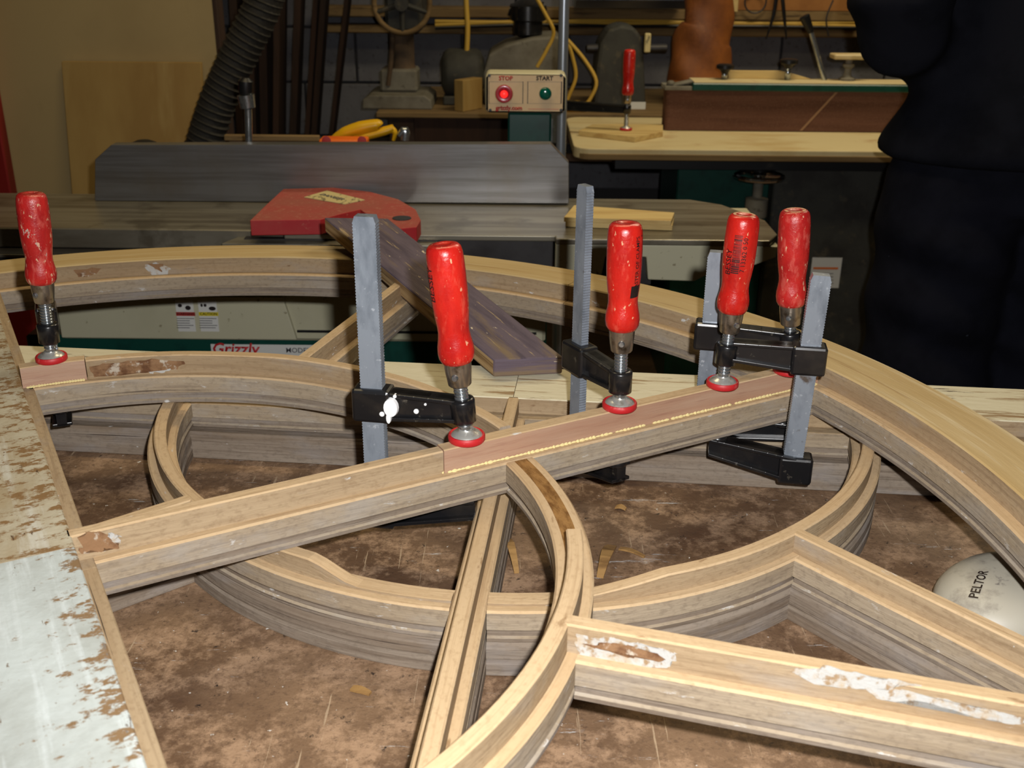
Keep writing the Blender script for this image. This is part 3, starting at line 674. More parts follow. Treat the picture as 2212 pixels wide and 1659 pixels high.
# ================================================================== loose things on and around the sashes
# violet painted plank leaning from the back rail over the outer arch
TH = .022
NL, NR = PZ(1068, 778, Z3 + .0005 + TH), PZ(1218, 771, Z3 + .0005 + TH)
ON = Vector((-.13, 1.345, UT + .0015 + TH))
pn = (NR - NL).cross(ON - NL).normalized()
if pn.z < 0: pn = -pn
def on_plank(u, v): r = ray(u, v); return CAM + r * ((NL - CAM).dot(pn) / r.dot(pn))
FL, FR = on_plank(700, 469), on_plank(838, 471)
pl = thing('plank', 'worn violet painted plank slanting from the back rail over the arched rail', 'plank', NL - pn * TH)
t = bmesh.new(); va = [t.verts.new(q) for q in (NL, NR, FR, FL)]; vb = [t.verts.new(q - pn * TH) for q in (NL, NR, FR, FL)]
t.faces.new(va).material_index = 0; t.faces.new(vb[::-1]).material_index = 0
for k in range(4): t.faces.new((va[k], vb[k], vb[(k + 1) % 4], va[(k + 1) % 4])).material_index = 0 if k == 0 else 1
bmesh.ops.bevel(t, geom=list(t.edges), offset=.0022, segments=2, affect='EDGES', profile=.5)
ax = (FL - NL).normalized(); wd = pn.cross(ax); uv = t.loops.layers.uv.verify()
t.normal_update()
for f in t.faces:
    for l in f.loops: q = l.vert.co - NL; l[uv].uv = (q.dot(ax), q.dot(wd) + q.dot(pn)) if abs(f.normal.dot(ax)) < .6 else (q.dot(wd), q.dot(pn))
b = B(); merge(b, t); obj('board', b, ['plank_paint', 'plank_edge'], pl)
# ear muff
em = PZ(2190, 1330, BZ); ec = Vector((em.x - .002, em.y + .002, BZ))
mf = thing('ear_muff', 'grubby beige ear muff cup lettered in black on the bench at the right', 'ear muff', ec)
b = B(); Rm = Matrix.Translation(ec + Vector((0, 0, .012))) @ Matrix.Rotation(.4, 4, 'Z') @ Matrix.Diagonal((1.15, .9, .78, 1))
lathe(b, [(.060, 0), (.061, .004), (.0595, .010), (.056, .018), (.049, .027), (.037, .034), (.020, .0375), (0, .038)], Rm, 40); obj('cup', b, 'muff_shell', mf, smooth=True)
b = B(); lathe(b, [(.050, -.012), (.058, -.009), (.060, -.003), (.056, 0)], Rm, 40); obj('cushion', b, 'black_plastic', mf, smooth=True)
b = B(); q = ec + Vector((.035, .055, .02)); tube(b, [q, q + Vector((.03, .02, .012)), q + Vector((.09, .02, .015)), q + Vector((.14, -.06, .01))], .006, 10); box(b, q - Vector((.012, .012, .012)), q + Vector((.012, .012, .012)), .004); obj('headband', b, 'black_plastic', mf, smooth=True)
to = PZ(2114, 1266, BZ + .036)
t = text_mesh('PELTOR', .0100, .0002)
xd = (PZ(2128, 1240, BZ + .038) - PZ(2104, 1297, BZ + .034)); xd.z = 0; xd.normalize()
yd = Vector((-xd.y, xd.x, 0))
for v in t.verts:
    q = to + xd * v.co.x + yd * v.co.y
    l = Rm.inverted() @ q; rr = math.hypot(l.x, l.y)
    q.z = BZ + .012 + float(np.interp(rr, [0, .020, .037, .049, .056, .0595, .061], [.038, .0375, .034, .027, .018, .010, .004])) * .78 + .0009; v.co = q
obj('lettering', t, 'print_black', mf)
# splinters and chips on the bench
def sliver(px, py, px2, py2, wdt, lift, label):
    a, c = PZ(px, py, BZ), PZ(px2, py2, BZ); d = c - a; n = Vector((-d.y, d.x, 0)).normalized() * wdt / 2
    b = B(); t = bmesh.new(); rows = []; N_ = 5
    for i in range(N_ + 1):
        f = i / N_; p = a + d * f; ww = n * (1 - .75 * abs(f - .35) ** 1.2); z = BZ + .0006 + lift * math.sin(f * PI)
        rows.append([t.verts.new((p + ww).to_3d().xy.to_3d() + Vector((0, 0, z + .0018))), t.verts.new((p - ww).xy.to_3d() + Vector((0, 0, z + .0018))), t.verts.new((p - ww).xy.to_3d() + Vector((0, 0, z))), t.verts.new((p + ww).xy.to_3d() + Vector((0, 0, z)))])
    for A_, C_ in zip(rows, rows[1:]):
        for k in range(4): t.faces.new((A_[k], A_[(k + 1) % 4], C_[(k + 1) % 4], C_[k]))
    t.faces.new(rows[0]); t.faces.new(rows[-1]); auto_uv(t); merge(b, t)
    return tag(obj('wood_splinter', b, 'splinter'), label, 'splinter', 'wood splinters on the bench')
sliver(1092, 1168, 1116, 1240, .008, .010, 'long wood splinter standing on edge between the centre bar and the ring')
sliver(1322, 1182, 1296, 1250, .011, .008, 'curled wood splinter just right of the near ring curve')
sliver(1338, 1188, 1392, 1206, .005, .002, 'flat dark splinter right of the curled splinter')
sliver(1330, 1098, 1352, 1103, .007, .002, 'small orange wood chip below the long repair strip')
sliver(1168, 1160, 1196, 1152, .006, .002, 'tiny wood chip inside the near ring curve')
sliver(760, 1490, 800, 1502, .007, .001, 'thin brown chip on the bench left of the centre bar')

# ================================================================== jointer behind the bench
JZ = .85                                    # table height
jo = thing('jointer', 'cream and green jointer with long grey fence and red cutter guard', 'jointer', (-.3, 1.95, 0))
def wx(u, v, Y): return PY(u, v, Y).x
def wz(u, v, Y): return PY(u, v, Y).z
YF = 1.765
xc0, xc1 = wx(478, 520, YF), wx(905, 520, YF); xb = wx(1200, 530, YF); xe = wx(1672, 540, YF)
# left table: iron slab, thin lip under it, dark gap
b = B(); box(b, (-1.5, 1.795, JZ - .035), (xc0 + .10, 2.06, JZ), .002); obj('left_table', b, 'cast_iron', jo)
b = B(); box(b, (-1.5, 1.760, JZ - .042), (xc0, 1.80, JZ - .036), .001); box(b, (-1.5, 1.795, JZ - .10), (xc0, 2.0, JZ - .042)); obj('left_table_web', b, ['dark_iron'], jo)
b = B(); box(b, (-1.5, 1.757, JZ - .0415), (xc0, 1.7605, JZ - .0370)); obj('lip_edge', b, 'cast_iron', jo)
# right table with chamfered far corner and cream apron
b = B(); prism(b, [(xc0 + .105, 2.06), (xc0 + .105, 1.775), (xb, 1.775), (xb, 1.757), (xe - .01, 1.757), (xe + .012, 1.80), (xe + .012, 1.90), (xe - .045, 2.02), (xe - .10, 2.06)], 2, JZ - .010, JZ, bev=.002); obj('right_table', b, 'cast_iron', jo)
b = B(); zb_ = JZ - .062
prism(b, [(xb, JZ - .011), (xb, zb_ - .004), (xb + .08, zb_ - .004), (xb + .085, zb_ + .030), (xb + .155, zb_ + .030), (xb + .16, zb_ - .01), (xb + .24, zb_ - .012), (xe - .11, zb_), (xe - .03, zb_ + .018), (xe + .004, JZ - .030), (xe + .008, JZ - .011)][::1], 1, 1.762, 2.04, bev=.002); obj('right_apron', b, 'cream_enamel', jo)
b = B(); box(b, (xb + .01, 1.80, zb_ - .03), (xb + .17, 2.0, JZ - .02)); obj('apron_core', b, 'dark_iron', jo)
b = B(); box(b, (xc1 - .30, 1.778, JZ - .10), (xb - .004, 2.02, JZ - .0105)); obj('cutter_block', b, 'dark_iron', jo)
b = B(); prism(b, [(xc0 + .003, 1.752), (xc1 + .03, 1.752), (xc1 + .03, 1.795), (xc0 + .02, 1.795)], 2, JZ - .058, JZ - .012, bev=.002); obj('rabbet_ledge', b, 'cast_iron', jo)
# cream casting with front cover and seams
zc0, zc1 = wz(700, 738, 1.80), JZ - .10
b = B(); box(b, (wx(110, 600, 1.8), 1.80, zc0), (wx(1180, 640, 1.8), 2.1, zc1), .006)
box(b, (wx(110, 600, 1.8), 1.77, zc1 - .012), (wx(1150, 620, 1.8), 2.0, zc1 + .045), .006); obj('casting', b, 'cream_enamel', jo)
b = B(); prism(b, [(wx(120, 650, 1.79), zc0 + .006), (wx(640, 720, 1.79), zc0 + .006), (wx(612, 660, 1.79), zc1 - .02), (wx(120, 650, 1.79), zc1 - .02)], 1, 1.790, 1.801, bev=.002); obj('belt_cover', b, 'cream_enamel', jo)
b = B(); box(b, (wx(640, 720, 1.79), 1.797, zc0 + .018), (wx(1160, 650, 1.8), 1.80, zc0 + .022)); obj('seam', b, 'black_plastic', jo)
# green cabinet
b = B(); box(b, (wx(60, 760, 1.82), 1.82, .03), (wx(1170, 760, 1.82), 2.17, zc0 - .0005), .004); cab = obj('cabinet', b, 'green_enamel', jo)
b = B(); box(b, (wx(60, 760, 1.8), 1.80, 0), (wx(1170, 760, 1.8), 2.18, .03), .004); obj('plinth', b, 'black_plastic', jo)
# fence
fp = [(240, 313), (1190, 311), (1229, 352), (1229, 440), (205, 436), (205, 345)]
b = B(); prism(b, [(PY(u, v, 2.0).x, max(PY(u, v, 2.0).z, JZ + .0004)) for u, v in fp], 1, 2.0, 2.028, bev=.0012); fen = obj('fence', b, 'ground_steel', jo)
fz = PY(700, 311, 2.0).z
b = B(); box(b, (-.55, 2.029, JZ + .01), (-.10, 2.10, fz - .03), .006); box(b, (-.42, 2.09, JZ - .06), (-.25, 2.18, JZ + .03), .006); obj('fence_bracket', b, 'dark_iron', jo)
k_ = PY(310, 306, 2.09); b = B(); lathe(b, [(.008, -.09), (.008, -.02), (.022, -.018), (.026, -.008), (.024, .003), (.012, .008), (0, .009)], Matrix.Translation(k_ - Vector((0, 0, .005))), 20); obj('fence_knob', b, 'black_plastic', jo, smooth=True)
l0, l1, l2, l3 = PY(538, 318, 2.12), PY(536, 235, 2.12), PY(531, 205, 2.12), PY(531, 168, 2.12)
b = B(); tube(b, [l0 - Vector((0, 0, .12)), l0, l1], [.007, .007, .008], 10, smoothpath=False); tube(b, [l1, l1 + Vector((0, 0, .002)), l2], [.006, .015, .017], 14, smoothpath=False); lv = obj('lock_lever', b, 'zinc', jo, smooth=True)
b = B(); tube(b, [l2, l2 + (l3 - l2) * .25, l2 + (l3 - l2) * .8, l3], [.012, .0145, .0145, .007], 14, smoothpath=False); obj('grip', b, 'black_plastic', lv, smooth=True)
# red cutter guard
GZ = JZ + .030
gp = [(540, 476), (575, 442), (612, 408), (720, 405), (800, 414), (860, 430), (898, 452), (909, 475), (900, 490), (862, 494), (815, 478), (778, 452), (735, 462), (692, 474)]
pts = [PZ(u, v, GZ) for u, v in gp]
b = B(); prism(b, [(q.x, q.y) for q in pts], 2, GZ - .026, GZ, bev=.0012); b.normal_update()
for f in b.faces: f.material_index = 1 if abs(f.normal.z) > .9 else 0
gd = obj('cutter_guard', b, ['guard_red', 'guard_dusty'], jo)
q4 = [PZ(u, v, GZ + .001) for u, v in ((657, 426), (706, 412), (788, 432), (744, 441))]
b = B(); prism(b, [(q.x, q.y) for q in q4], 2, GZ + .0003, GZ + .0015); obj('guard_label', b, 'label_cream', gd)
gl = (q4[0] + q4[2]) / 2
text_obj('print', 'DANGER', .016, 'print_grey', gd, gl + Vector((-.005, .008, .0012)), (q4[2] - q4[1]).normalized() * Vector((1, 1, 0)) if False else ((q4[2] - q4[1]).x, (q4[2] - q4[1]).y, 0), (-(q4[2] - q4[1]).y, (q4[2] - q4[1]).x, 0))
b = B(); lathe(b, [(.016, 0), (.016, .0012), (0, .0014)], Matrix.Translation(PZ(868, 472, GZ)), 18); obj('pivot_cap', b, 'dark_iron', gd, smooth=True)
b = B(); lathe(b, [(.012, JZ + .0004), (.012, GZ - .0262)], Matrix.Translation((PZ(868, 472, GZ).x, PZ(868, 472, GZ).y, 0)), 16); obj('pivot_post', b, 'dark_iron', gd)
# warning labels
def front_rect(u0, v0, u1, v1, Y, m, name, parent, th=.0008):
    a, c = PY(u0, v0, Y), PY(u1, v1, Y); bq = B(); box(bq, (a.x, Y - th, min(a.z, c.z)), (c.x, Y, max(a.z, c.z))); return obj(name, bq, m, parent)
YL = 1.7895
for (u0, u1, band, word, mm) in ((378, 424, 'label_red', 'WARNING', 'print_black'), (427, 474, 'label_yellow', 'CAUTION', 'print_black')):
    lb = front_rect(u0, 648, u1, 716, YL, 'label_white', 'warning_label', jo)
    front_rect(u0 + 2, 674, u1 - 2, 682.5, YL - .0009, band, 'band', lb, .0004)
    o_ = PY((u0 + u1) / 2, 678.3, YL - .0014); text_obj('print', word, .0068, mm, lb, o_, (1, 0, 0), (0, 0, 1), .0001)
    rn = random.Random(u0)
    for i, ln in enumerate(range(5)):
        v = 687 + i * 5; front_rect(u0 + 4, v, u1 - 4 - rn.uniform(0, 14), v + 1.7, YL - .0009, 'print_grey', 'print', lb, .0003)
    for (du, dv, w_, h_) in ((6, 656, 9, 8), (22, 660, 12, 10)) if u0 < 400 else ((6, 656, 5, 7), (13, 656, 6, 7), (24, 662, 15, 9)):
        c_ = PY(u0 + du + w_ / 2, dv + h_ / 2, YL - .0009); bq = B()
        lathe(bq, [(w_ / 2 * .00085, 0), (w_ / 2 * .00085, .0003)], Matrix.Translation(c_) @ Matrix.Diagonal((1, 1, h_ / w_, 1)) @ Matrix.Rotation(PI / 2, 4, 'X'), 10); obj('pictogram', bq, 'print_black', lb)
YP = 1.8195
pt_ = front_rect(455, 743, 760, 800, YP, 'label_white', 'name_plate', cab)
zt_ = PY(507, 752, YP - .001); text_obj('print', 'Grizzly', .030, 'print_red', pt_, Vector((zt_.x, YP - .0012, zt_.z - .002)), (1, 0, 0), (0, 0, 1), .0006, .2)
zt_ = PY(644, 756, YP - .001); text_obj('print', 'MODEL', .0135, 'print_grey', pt_, Vector((zt_.x, YP - .0012, zt_.z - .001)), (1, 0, 0), (0, 0, 1), .0001)
# scrap board lying on the right table
c0, c1, c2, c3 = PZ(1218, 470, JZ + .018), PZ(1450, 478, JZ + .018), PZ(1457, 460, JZ + .018), PZ(1240, 444, JZ + .018)
b = B(); prism(b, [(q.x, q.y) for q in (c0, c1, c2, c3)], 2, JZ + .0103, JZ + .019, bev=.001); prism(b, [(q.x, q.y) for q in (c0 + Vector((.003, .003, 0)), c1 + Vector((.003, .003, 0)), c2, c3)], 2, JZ + .0005, JZ + .0100, bev=.001)
tag(obj('scrap_board', b, 'pale_pine'), 'small pale scrap board lying on the grey jointer table', 'board')

# ================================================================== switch box on green post
SY = 2.20
sw = thing('switch_pedestal', 'cream stop and start switch box on a green post', 'switch', (PY(1140, 280, SY).x, SY + .05, 0))
a0, a1 = PY(1048, 158, SY), PY(1222, 246, SY)
xl, xr_, zt, zbm = a0.x, a1.x, a0.z, a1.z
b = B(); box(b, (xl, SY, zbm), (xr_, SY + .075, zt), .010, seg=3); case = obj('switch_case', b, 'switch_case', sw, smooth=True)
b = B(); box(b, (xl + .0022, SY - .0015, zbm + .0022), (xr_ - .0022, SY + .004, zt - .0022), .006); obj('gasket', b, 'black_plastic', case)
def rect_xz(name, x0, z0, x1, z1, y0, y1, m, par, bev=0): bq = B(); box(bq, (x0, y0, z0), (x1, y1, z1), bev); return obj(name, bq, m, par)
fpx = lambda u, v: PY(u, v, SY - .003)
q0, q1 = fpx(1054.5, 162), fpx(1215, 241); plate = rect_xz('face_plate', q0.x, q1.z, q1.x, q0.z, SY - .0035, SY - .001, 'switch_plate', case)
def pxr(name, u0, v0, u1, v1, m, th=.0004): a, c = fpx(u0, v0), fpx(u1, v1); return rect_xz(name, a.x, c.z, c.x, a.z, SY - .0035 - th, SY - .0034, m, plate)
for (u0, u1) in ((1056, 1130), (1139.5, 1213)):
    for v in (176, 223): pxr('print', u0, v, u1, v + .9, 'print_black')
    for u in (u0, u1 - .9): pxr('print', u, 176, u + .9, 223.9, 'print_black')
FY = SY - .0036
def ftext(body, u, v, size, m, bold=.0002): q = fpx(u, v); text_obj('print', body, size, m, plate, Vector((q.x, FY, q.z)), (1, 0, 0), (0, 0, 1), bold)
ftext('STOP', 1092.5, 169.3, .0115, 'print_red', .0004); ftext('START', 1176.5, 169.3, .0115, 'print_black', .0004); ftext('grizzly.com', 1099.5, 233.5, .0118, 'print_red', .0005)
pxr('print', 1141, 235, 1207, 236.4, 'print_red')
for u, v in ((1057, 163), (1212, 163), (1059, 238), (1212, 238)):
    q = fpx(u, v); b = B(); lathe(b, [(.0032, 0), (.0028, .0014), (0, .0016)], Matrix.Translation((q.x, SY - .0035, q.z)) @ Matrix.Rotation(PI / 2, 4, 'X'), 12); obj('screw', b, 'black_plastic', case, smooth=True)
q = fpx(1089, 201.5); RX = Matrix.Translation((q.x, SY - .0035, q.z)) @ Matrix.Rotation(PI / 2, 4, 'X')
b = B(); lathe(b, [(.010, 0), (.010, .004), (.0172, .006), (.0180, .010), (.0165, .0145), (.012, .0155), (.008, .0135), (0, .0130)], RX, 28); st_ = obj('stop_button', b, 'button_red', case, smooth=True)
b = B(); lathe(b, [(.0072, .0132), (.0070, .0155), (.004, .0175), (0, .018)], RX, 20); obj('lit_lens', b, 'lit_red', st_, smooth=True)
q = fpx(1178, 201.5); RX = Matrix.Translation((q.x, SY - .0035, q.z)) @ Matrix.Rotation(PI / 2, 4, 'X')
b = B(); lathe(b, [(.0122, 0), (.0124, .006), (.0105, .0085), (.006, .0098), (0, .0102)], RX, 24); obj('start_button', b, 'button_green', case, smooth=True)
b = B(); box(b, (PY(1097, 280, SY + .03).x, SY + .012, 0), (PY(1190, 280, SY + .03).x, SY + .11, zbm - .0005), .004); obj('post', b, 'green_enamel', sw)
# shiny steel pipe
pp = PY(1215, 100, 2.5)
b = B(); tube(b, [(pp.x + .006, 2.5, 0), (pp.x + .002, 2.5, 1.0), (pp.x - .004, 2.5, 2.4)], .0115, 20, smoothpath=False); tag(obj('steel_pipe', b, 'pipe_steel', smooth=True), 'shiny upright steel pipe behind the switch box', 'pipe')
# hand tools behind the fence
TZ = PY(700, 309, 2.44).z
tray = thing('tool_tray', 'dark flat tray behind the jointer fence carrying the yellow tool', 'tray', (-.3, 2.40, 0))
b = B(); box(b, (PY(485, 310, 2.4).x, 2.34, TZ - .014), (PY(1080, 310, 2.4).x, 2.47, TZ)); obj('tray_board', b, 'dark_timber', tray)
b = B(); box(b, (PY(485, 300, 2.46).x, 2.455, TZ), (PY(690, 300, 2.46).x, 2.47, wz(500, 291, 2.46)), .002); obj('tray_lip', b, 'old_timber', tray)
for x in (-.62, 0.0):
    b = B(); box(b, (x - .02, 2.43, 0), (x + .02, 2.47, TZ - .0145)); obj('leg', b, 'dark_timber', tray)
yt = thing('yellow_tool', 'yellow pistol grip hand tool lying behind the fence', 'hand tool', (PY(780, 300, 2.4).x, 2.42, TZ))
qf = lambda u, v: PY(u, v - 3, 2.42)
b = B(); tube(b, [qf(716, 305), qf(745, 290), qf(780, 279), qf(815, 272), qf(822, 275)], [(.006, .008), (.013, .018), (.015, .02), (.012, .018), (.006, .012)], 14); tube(b, [qf(740, 306), qf(790, 296), qf(830, 286), qf(850, 279)], [(.006, .010), (.010, .018), (.010, .016), (.008, .012)], 14); tube(b, [qf(843, 281), qf(853, 289), qf(850, 306)], [(.010, .012), (.006, .010), (.004, .008)], 12); obj('tool_body', b, 'yellow_plastic', yt, smooth=True)
b = B(); tube(b, [qf(862, 296), qf(874, 286), qf(874, 306)], [(.006, .008), (.012, .008), (.010, .008)], 12); obj('blade_tip', b, 'zinc', yt, smooth=True)
oc = thing('orange_case', 'flat orange plastic case in front of the yellow tool', 'case', (PY(745, 305, 2.37).x, 2.37, TZ))
a_, c_ = PY(692, 297, 2.37), PY(795, 309, 2.37); b = B(); box(b, (a_.x, 2.345, TZ + .0003), (c_.x, 2.395, a_.z), .005, seg=3); obj('case_shell', b, 'orange_plastic', oc, smooth=True)
for u in (705, 782):
    q = PY(u, 304, 2.345); b = B(); lathe(b, [(.010, 0), (.010, .0012), (.008, .0016), (0, .0016)], Matrix.Translation((q.x, 2.345, q.z)) @ Matrix.Rotation(PI / 2, 4, 'X'), 14); obj('latch', b, 'guard_red', oc, smooth=True)

# ================================================================== edge sander on the right
sd = thing('edge_sander', 'green edge sander with brown abrasive belt and pale table', 'sander', (1.0, 3.25, 0))
TZ2 = PY(1500, 347, 2.92).z + .030
x0, x1 = PY(1240, 340, 2.92).x, 1.75
def rrect(x0, y0, x1, y1, r, n=6, corners=(1, 1, 1, 1)):
    out = []
    for (cx_, cy_, a, on) in ((x0 + r, y0 + r, 180, corners[0]), (x1 - r, y0 + r, 270, corners[1]), (x1 - r, y1 - r, 0, corners[2]), (x0 + r, y1 - r, 90, corners[3])):
        if not on: out.append((cx_ + r * (1 if a in (270, 0) else -1), cy_ + r * (1 if a in (0, 90) else -1))); continue
        for k in range(n + 1): t_ = R(a + 90 * k / n); out.append((cx_ + r * math.cos(t_), cy_ + r * math.sin(t_)))
    return out
b = B(); prism(b, rrect(x0, 2.92, x1, 3.47, .05), 2, TZ2 - .030, TZ2, bev=.003); obj('table', b, 'mdf_table', sd)
b = B(); prism(b, rrect(x0 + .002, 2.918, x1, 3.44, .05, corners=(1, 1, 0, 0)), 2, TZ2 - .0305, TZ2 - .014, bev=.002); obj('table_edge', b, 'old_timber', sd)
bx0 = PY(1437, 250, 3.22).x; bz1 = PY(1600, 196, 3.22).z
b = B(); prism(b, rrect(bx0, 3.22, 1.62, 3.30, .012), 2, TZ2 + .002, bz1); belt = obj('abrasive_belt', b, 'abrasive_belt', sd)
s0, s1 = PY(1728, 300, 3.219), PY(1806, 206, 3.219); b = B(); prism(b, [(s0.x - .004, TZ2 + .004), (s0.x + .004, TZ2 + .004), (s1.x + .004, bz1 - .002), (s1.x - .004, bz1 - .002)], 1, 3.2188, 3.2198); obj('belt_seam', b, 'belt_seam', belt)
zc_ = PY(1700, 178, 3.22).z
b = B(); box(b, (PY(1497, 185, 3.2).x, 3.205, bz1 + .0005), (1.64, 3.31, zc_ - .003), .003); cv = obj('belt_cover', b, 'green_enamel', sd)
b = B(); box(b, (PY(1497, 185, 3.2).x + .004, 3.208, zc_ - .0028), (1.636, 3.306, zc_ + .001), .001); obj('cover_top', b, 'mdf_table', cv)
b = B(); prism(b, [(PY(1437, 190, 3.2).x, 3.21), (PY(1497, 190, 3.2).x, 3.21), (PY(1497, 190, 3.2).x, 3.30), (PY(1437, 190, 3.2).x, 3.30)], 2, bz1 + .0005, bz1 + .012, bev=.002); q = PY(1470, 178, 3.24); box(b, (q.x - .055, 3.22, q.z - .006), (q.x + .035, 3.26, q.z + .001), .002, 0, Matrix.Translation(q) @ Matrix.Rotation(-.22, 4, 'Y') @ Matrix.Translation(-q)); lathe(b, [(.012, 0), (.012, .012), (.006, .016), (0, .016)], Matrix.Translation((q.x - .03, 3.23, bz1 + .010)), 14); obj('end_bracket', b, 'grey_machine', sd)
for u, vt, vb in ((1567, 139, 176), (1705, 128, 178)):
    q, q2 = PY(u, vt, 3.27), PY(u, vb, 3.27); h = q.z - zc_
    b = B(); lathe(b, [(.009, 0), (.009, h - .02)], Matrix.Translation((q.x, 3.27, zc_ + .001)), 14); kn = obj('knob_stem', b, 'zinc', sd)
    b = B(); lathe(b, [(.010, h - .026), (.014, h - .018), (.026, h - .012), (.026, h - .003), (.020, h), (0, h + .001)], Matrix.Translation((q.x, 3.27, zc_ + .001)), 20); obj('knob', b, 'black_plastic', kn, smooth=True)
a_, m_, e_2 = PY(1786, 180, 3.28), PY(1752, 70, 3.28), PY(1737, 34, 3.28)
b = B(); tube(b, [a_ - Vector((0, 0, .01)), m_], .0075, 12, smoothpath=False); lv = obj('tension_lever', b, 'zinc', sd, smooth=True)
b = B(); tube(b, [m_, m_ + (e_2 - m_) * .2, m_ + (e_2 - m_) * .95, e_2], [.009, .011, .016, .012], 14, smoothpath=False); obj('lever_grip', b, 'black_plastic', lv, smooth=True)
q = PY(1832, 140, 3.28); q2 = PY(1798, 116, 3.28)
b = B(); lathe(b, [(.024, 0), (.024, .006), (.014, .010), (.010, .020), (.010, .034), (.017, .040), (.017, .046), (.010, .048), (.010, q2.z - zc_ - .010), (0, q2.z - zc_ - .010)], Matrix.Translation((q.x, 3.275, zc_ + .001)), 18); sp = obj('tracking_post', b, 'grey_machine', sd, smooth=True)
b = B(); box(b, (q2.x, 3.25, q2.z - .014), (q2.x + .10, 3.31, q2.z), .003); obj('tracking_plate', b, 'mdf_table', sp)
b = B(); q0, q1, q2, q3 = PY(1572, 152, 3.295), PY(1690, 153, 3.295), PY(1752, 176, 3.295), PY(1572, 176, 3.295)
prism(b, [(q0.x, q0.z), (q1.x, q1.z), (q2.x, zc_ + .0015), (q3.x, zc_ + .0015)], 1, 3.288, 3.302, bev=.001); tag(obj('pine_offcut', b, 'pale_pine'), 'pale pine offcut with a sloped end standing on the sander cover', 'board')
b = B(); box(b, (bx0 + .30, 3.05, 0), (1.6, 3.5, TZ2 - .045), .004); cb = obj('cabinet', b, 'dark_machine', sd)
b = B(); box(b, (x0 + .12, 3.0, TZ2 - .07), (1.6, 3.5, TZ2 - .031)); obj('table_frame', b, 'black_plastic', sd)
b = B(); box(b, (bx0 + .03, 3.10, 0), (bx0 + .30, 3.45, TZ2 - .07), .004); obj('column', b, 'green_enamel', sd)
hw = PY(1640, 381, 2.99)
b = B(); tube(b, [hw + Vector((.065 * math.cos(2 * PI * k / 24), .065 * math.sin(2 * PI * k / 24), 0)) for k in range(25)], .007, 8, smoothpath=False, cap=False); lathe(b, [(.018, -.012), (.018, .006), (0, .008)], Matrix.Translation(hw), 14)
for k in range(3): tube(b, [hw, hw + Vector((.065 * math.cos(2.1 * k), .065 * math.sin(2.1 * k), 0))], .005, 8, smoothpath=False)
hh = obj('handwheel', b, 'chrome', sd, smooth=True)
b = B(); q = hw + Vector((0, 0, -.0125)); lathe(b, [(.022, -.20), (.022, -.11), (.032, -.10), (.032, -.05), (.014, -.045), (.014, 0)], Matrix.Translation(q), 16); box(b, (q.x - .02, q.y + .01, q.z - .16), (q.x + .02, 3.06, q.z - .12)); obj('screw_column', b, 'grey_machine', hh, smooth=True)
lb = front_rect(1755, 556, 1811, 622, 3.049, 'label_white', 'machine_label', cb); front_rect(1757, 577, 1810, 582, 3.048, 'label_orange', 'band', lb)
for v in (590, 597, 604, 611): front_rect(1764, v, 1800, v + 1.6, 3.048, 'print_grey', 'print', lb, .0004)
# clamp and board on the sander table
pk = PZ(1352, 281, TZ2 + .016)
bq = [PZ(u, v, TZ2 + .0155) for u, v in ((1250, 282), (1372, 296), (1432, 284), (1432, 268), (1280, 268))]
b = B(); prism(b, [(q.x, q.y) for q in bq], 2, TZ2 + .0004, TZ2 + .0155, bev=.001); tag(obj('stop_board', b, 'pale_pine'), 'thin pale board clamped flat on the sander table', 'board')
cl = clamp('distant bar clamp with red handle standing on the sander table', pk, R(160), .22, .055, .098, pk.z + .12, TZ2 - .050, k=1.12, hl=.125, group=None)

# ================================================================== back counter and what stands on it
CZ = PY(900, 243, 3.52).z
xa, xb2 = PY(812, 243, 3.52).x, 1.2
ct = thing('back_counter', 'dark rough counter along the grey block wall', 'counter', (.2, 3.8, 0))
b = B(); box(b, (xa, 3.52, CZ - .018), (xb2, 4.17, CZ), .003); obj('counter_top', b, 'old_timber', ct)
for x in (xa + .08, xb2 - .08):
    for y in (3.58, 4.10): b = B(); box(b, (x - .04, y - .04, 0), (x + .04, y + .04, CZ - .018)); obj('leg', b, 'dark_timber', ct)
b = B(); box(b, (xa + .04, 3.56, CZ - .16), (xb2 - .04, 3.59, CZ - .018)); obj('apron', b, 'dark_timber', ct)
b = B(); box(b, (xa + .05, 3.6, .25), (xb2 - .05, 4.1, .29)); obj('shelf', b, 'dark_timber', ct)
# drill press
DP = PY(866, 232, 3.70); dx, dy = DP.x, 3.70
dp = thing('drill_press', 'old dusty drill press with round handwheel on the back counter', 'drill press', (dx, dy, CZ))
b = B(); prism(b, [(dx - .115, CZ + .0005), (dx + .115, CZ + .0005), (dx + .112, CZ + .03), (dx + .09, CZ + .045), (dx - .09, CZ + .045), (dx - .112, CZ + .03)], 1, dy - .12, dy + .12, bev=.004); obj('base', b, 'grey_machine', dp)
zb1 = PY(866, 146, dy).z; b = B(); box(b, (dx - .062, dy - .05, CZ + .0455), (dx + .062, dy + .07, zb1), .008); obj('pedestal', b, 'grey_machine', dp)
b = B(); lathe(b, [(.045, zb1), (.042, zb1 + .01), (.040, zb1 + .30), (.040, zb1 + .7)], Matrix.Translation((dx + .008, dy + .01, 0)), 20); obj('column', b, 'rusty_machine', dp, smooth=True)
wc = PY(868, 8, dy - .12); rw = .088
b = B(); tube(b, [wc + Vector((rw * math.cos(2 * PI * k / 36), 0, rw * math.sin(2 * PI * k / 36))) for k in range(37)], .0085, 10, smoothpath=False, cap=False); hw2 = obj('handwheel', b, 'old_timber', dp, smooth=True)
b = B(); lathe(b, [(.022, -.02), (.022, .03), (.012, .04)], Matrix.Translation(wc) @ Matrix.Rotation(-PI / 2, 4, 'X'), 16)
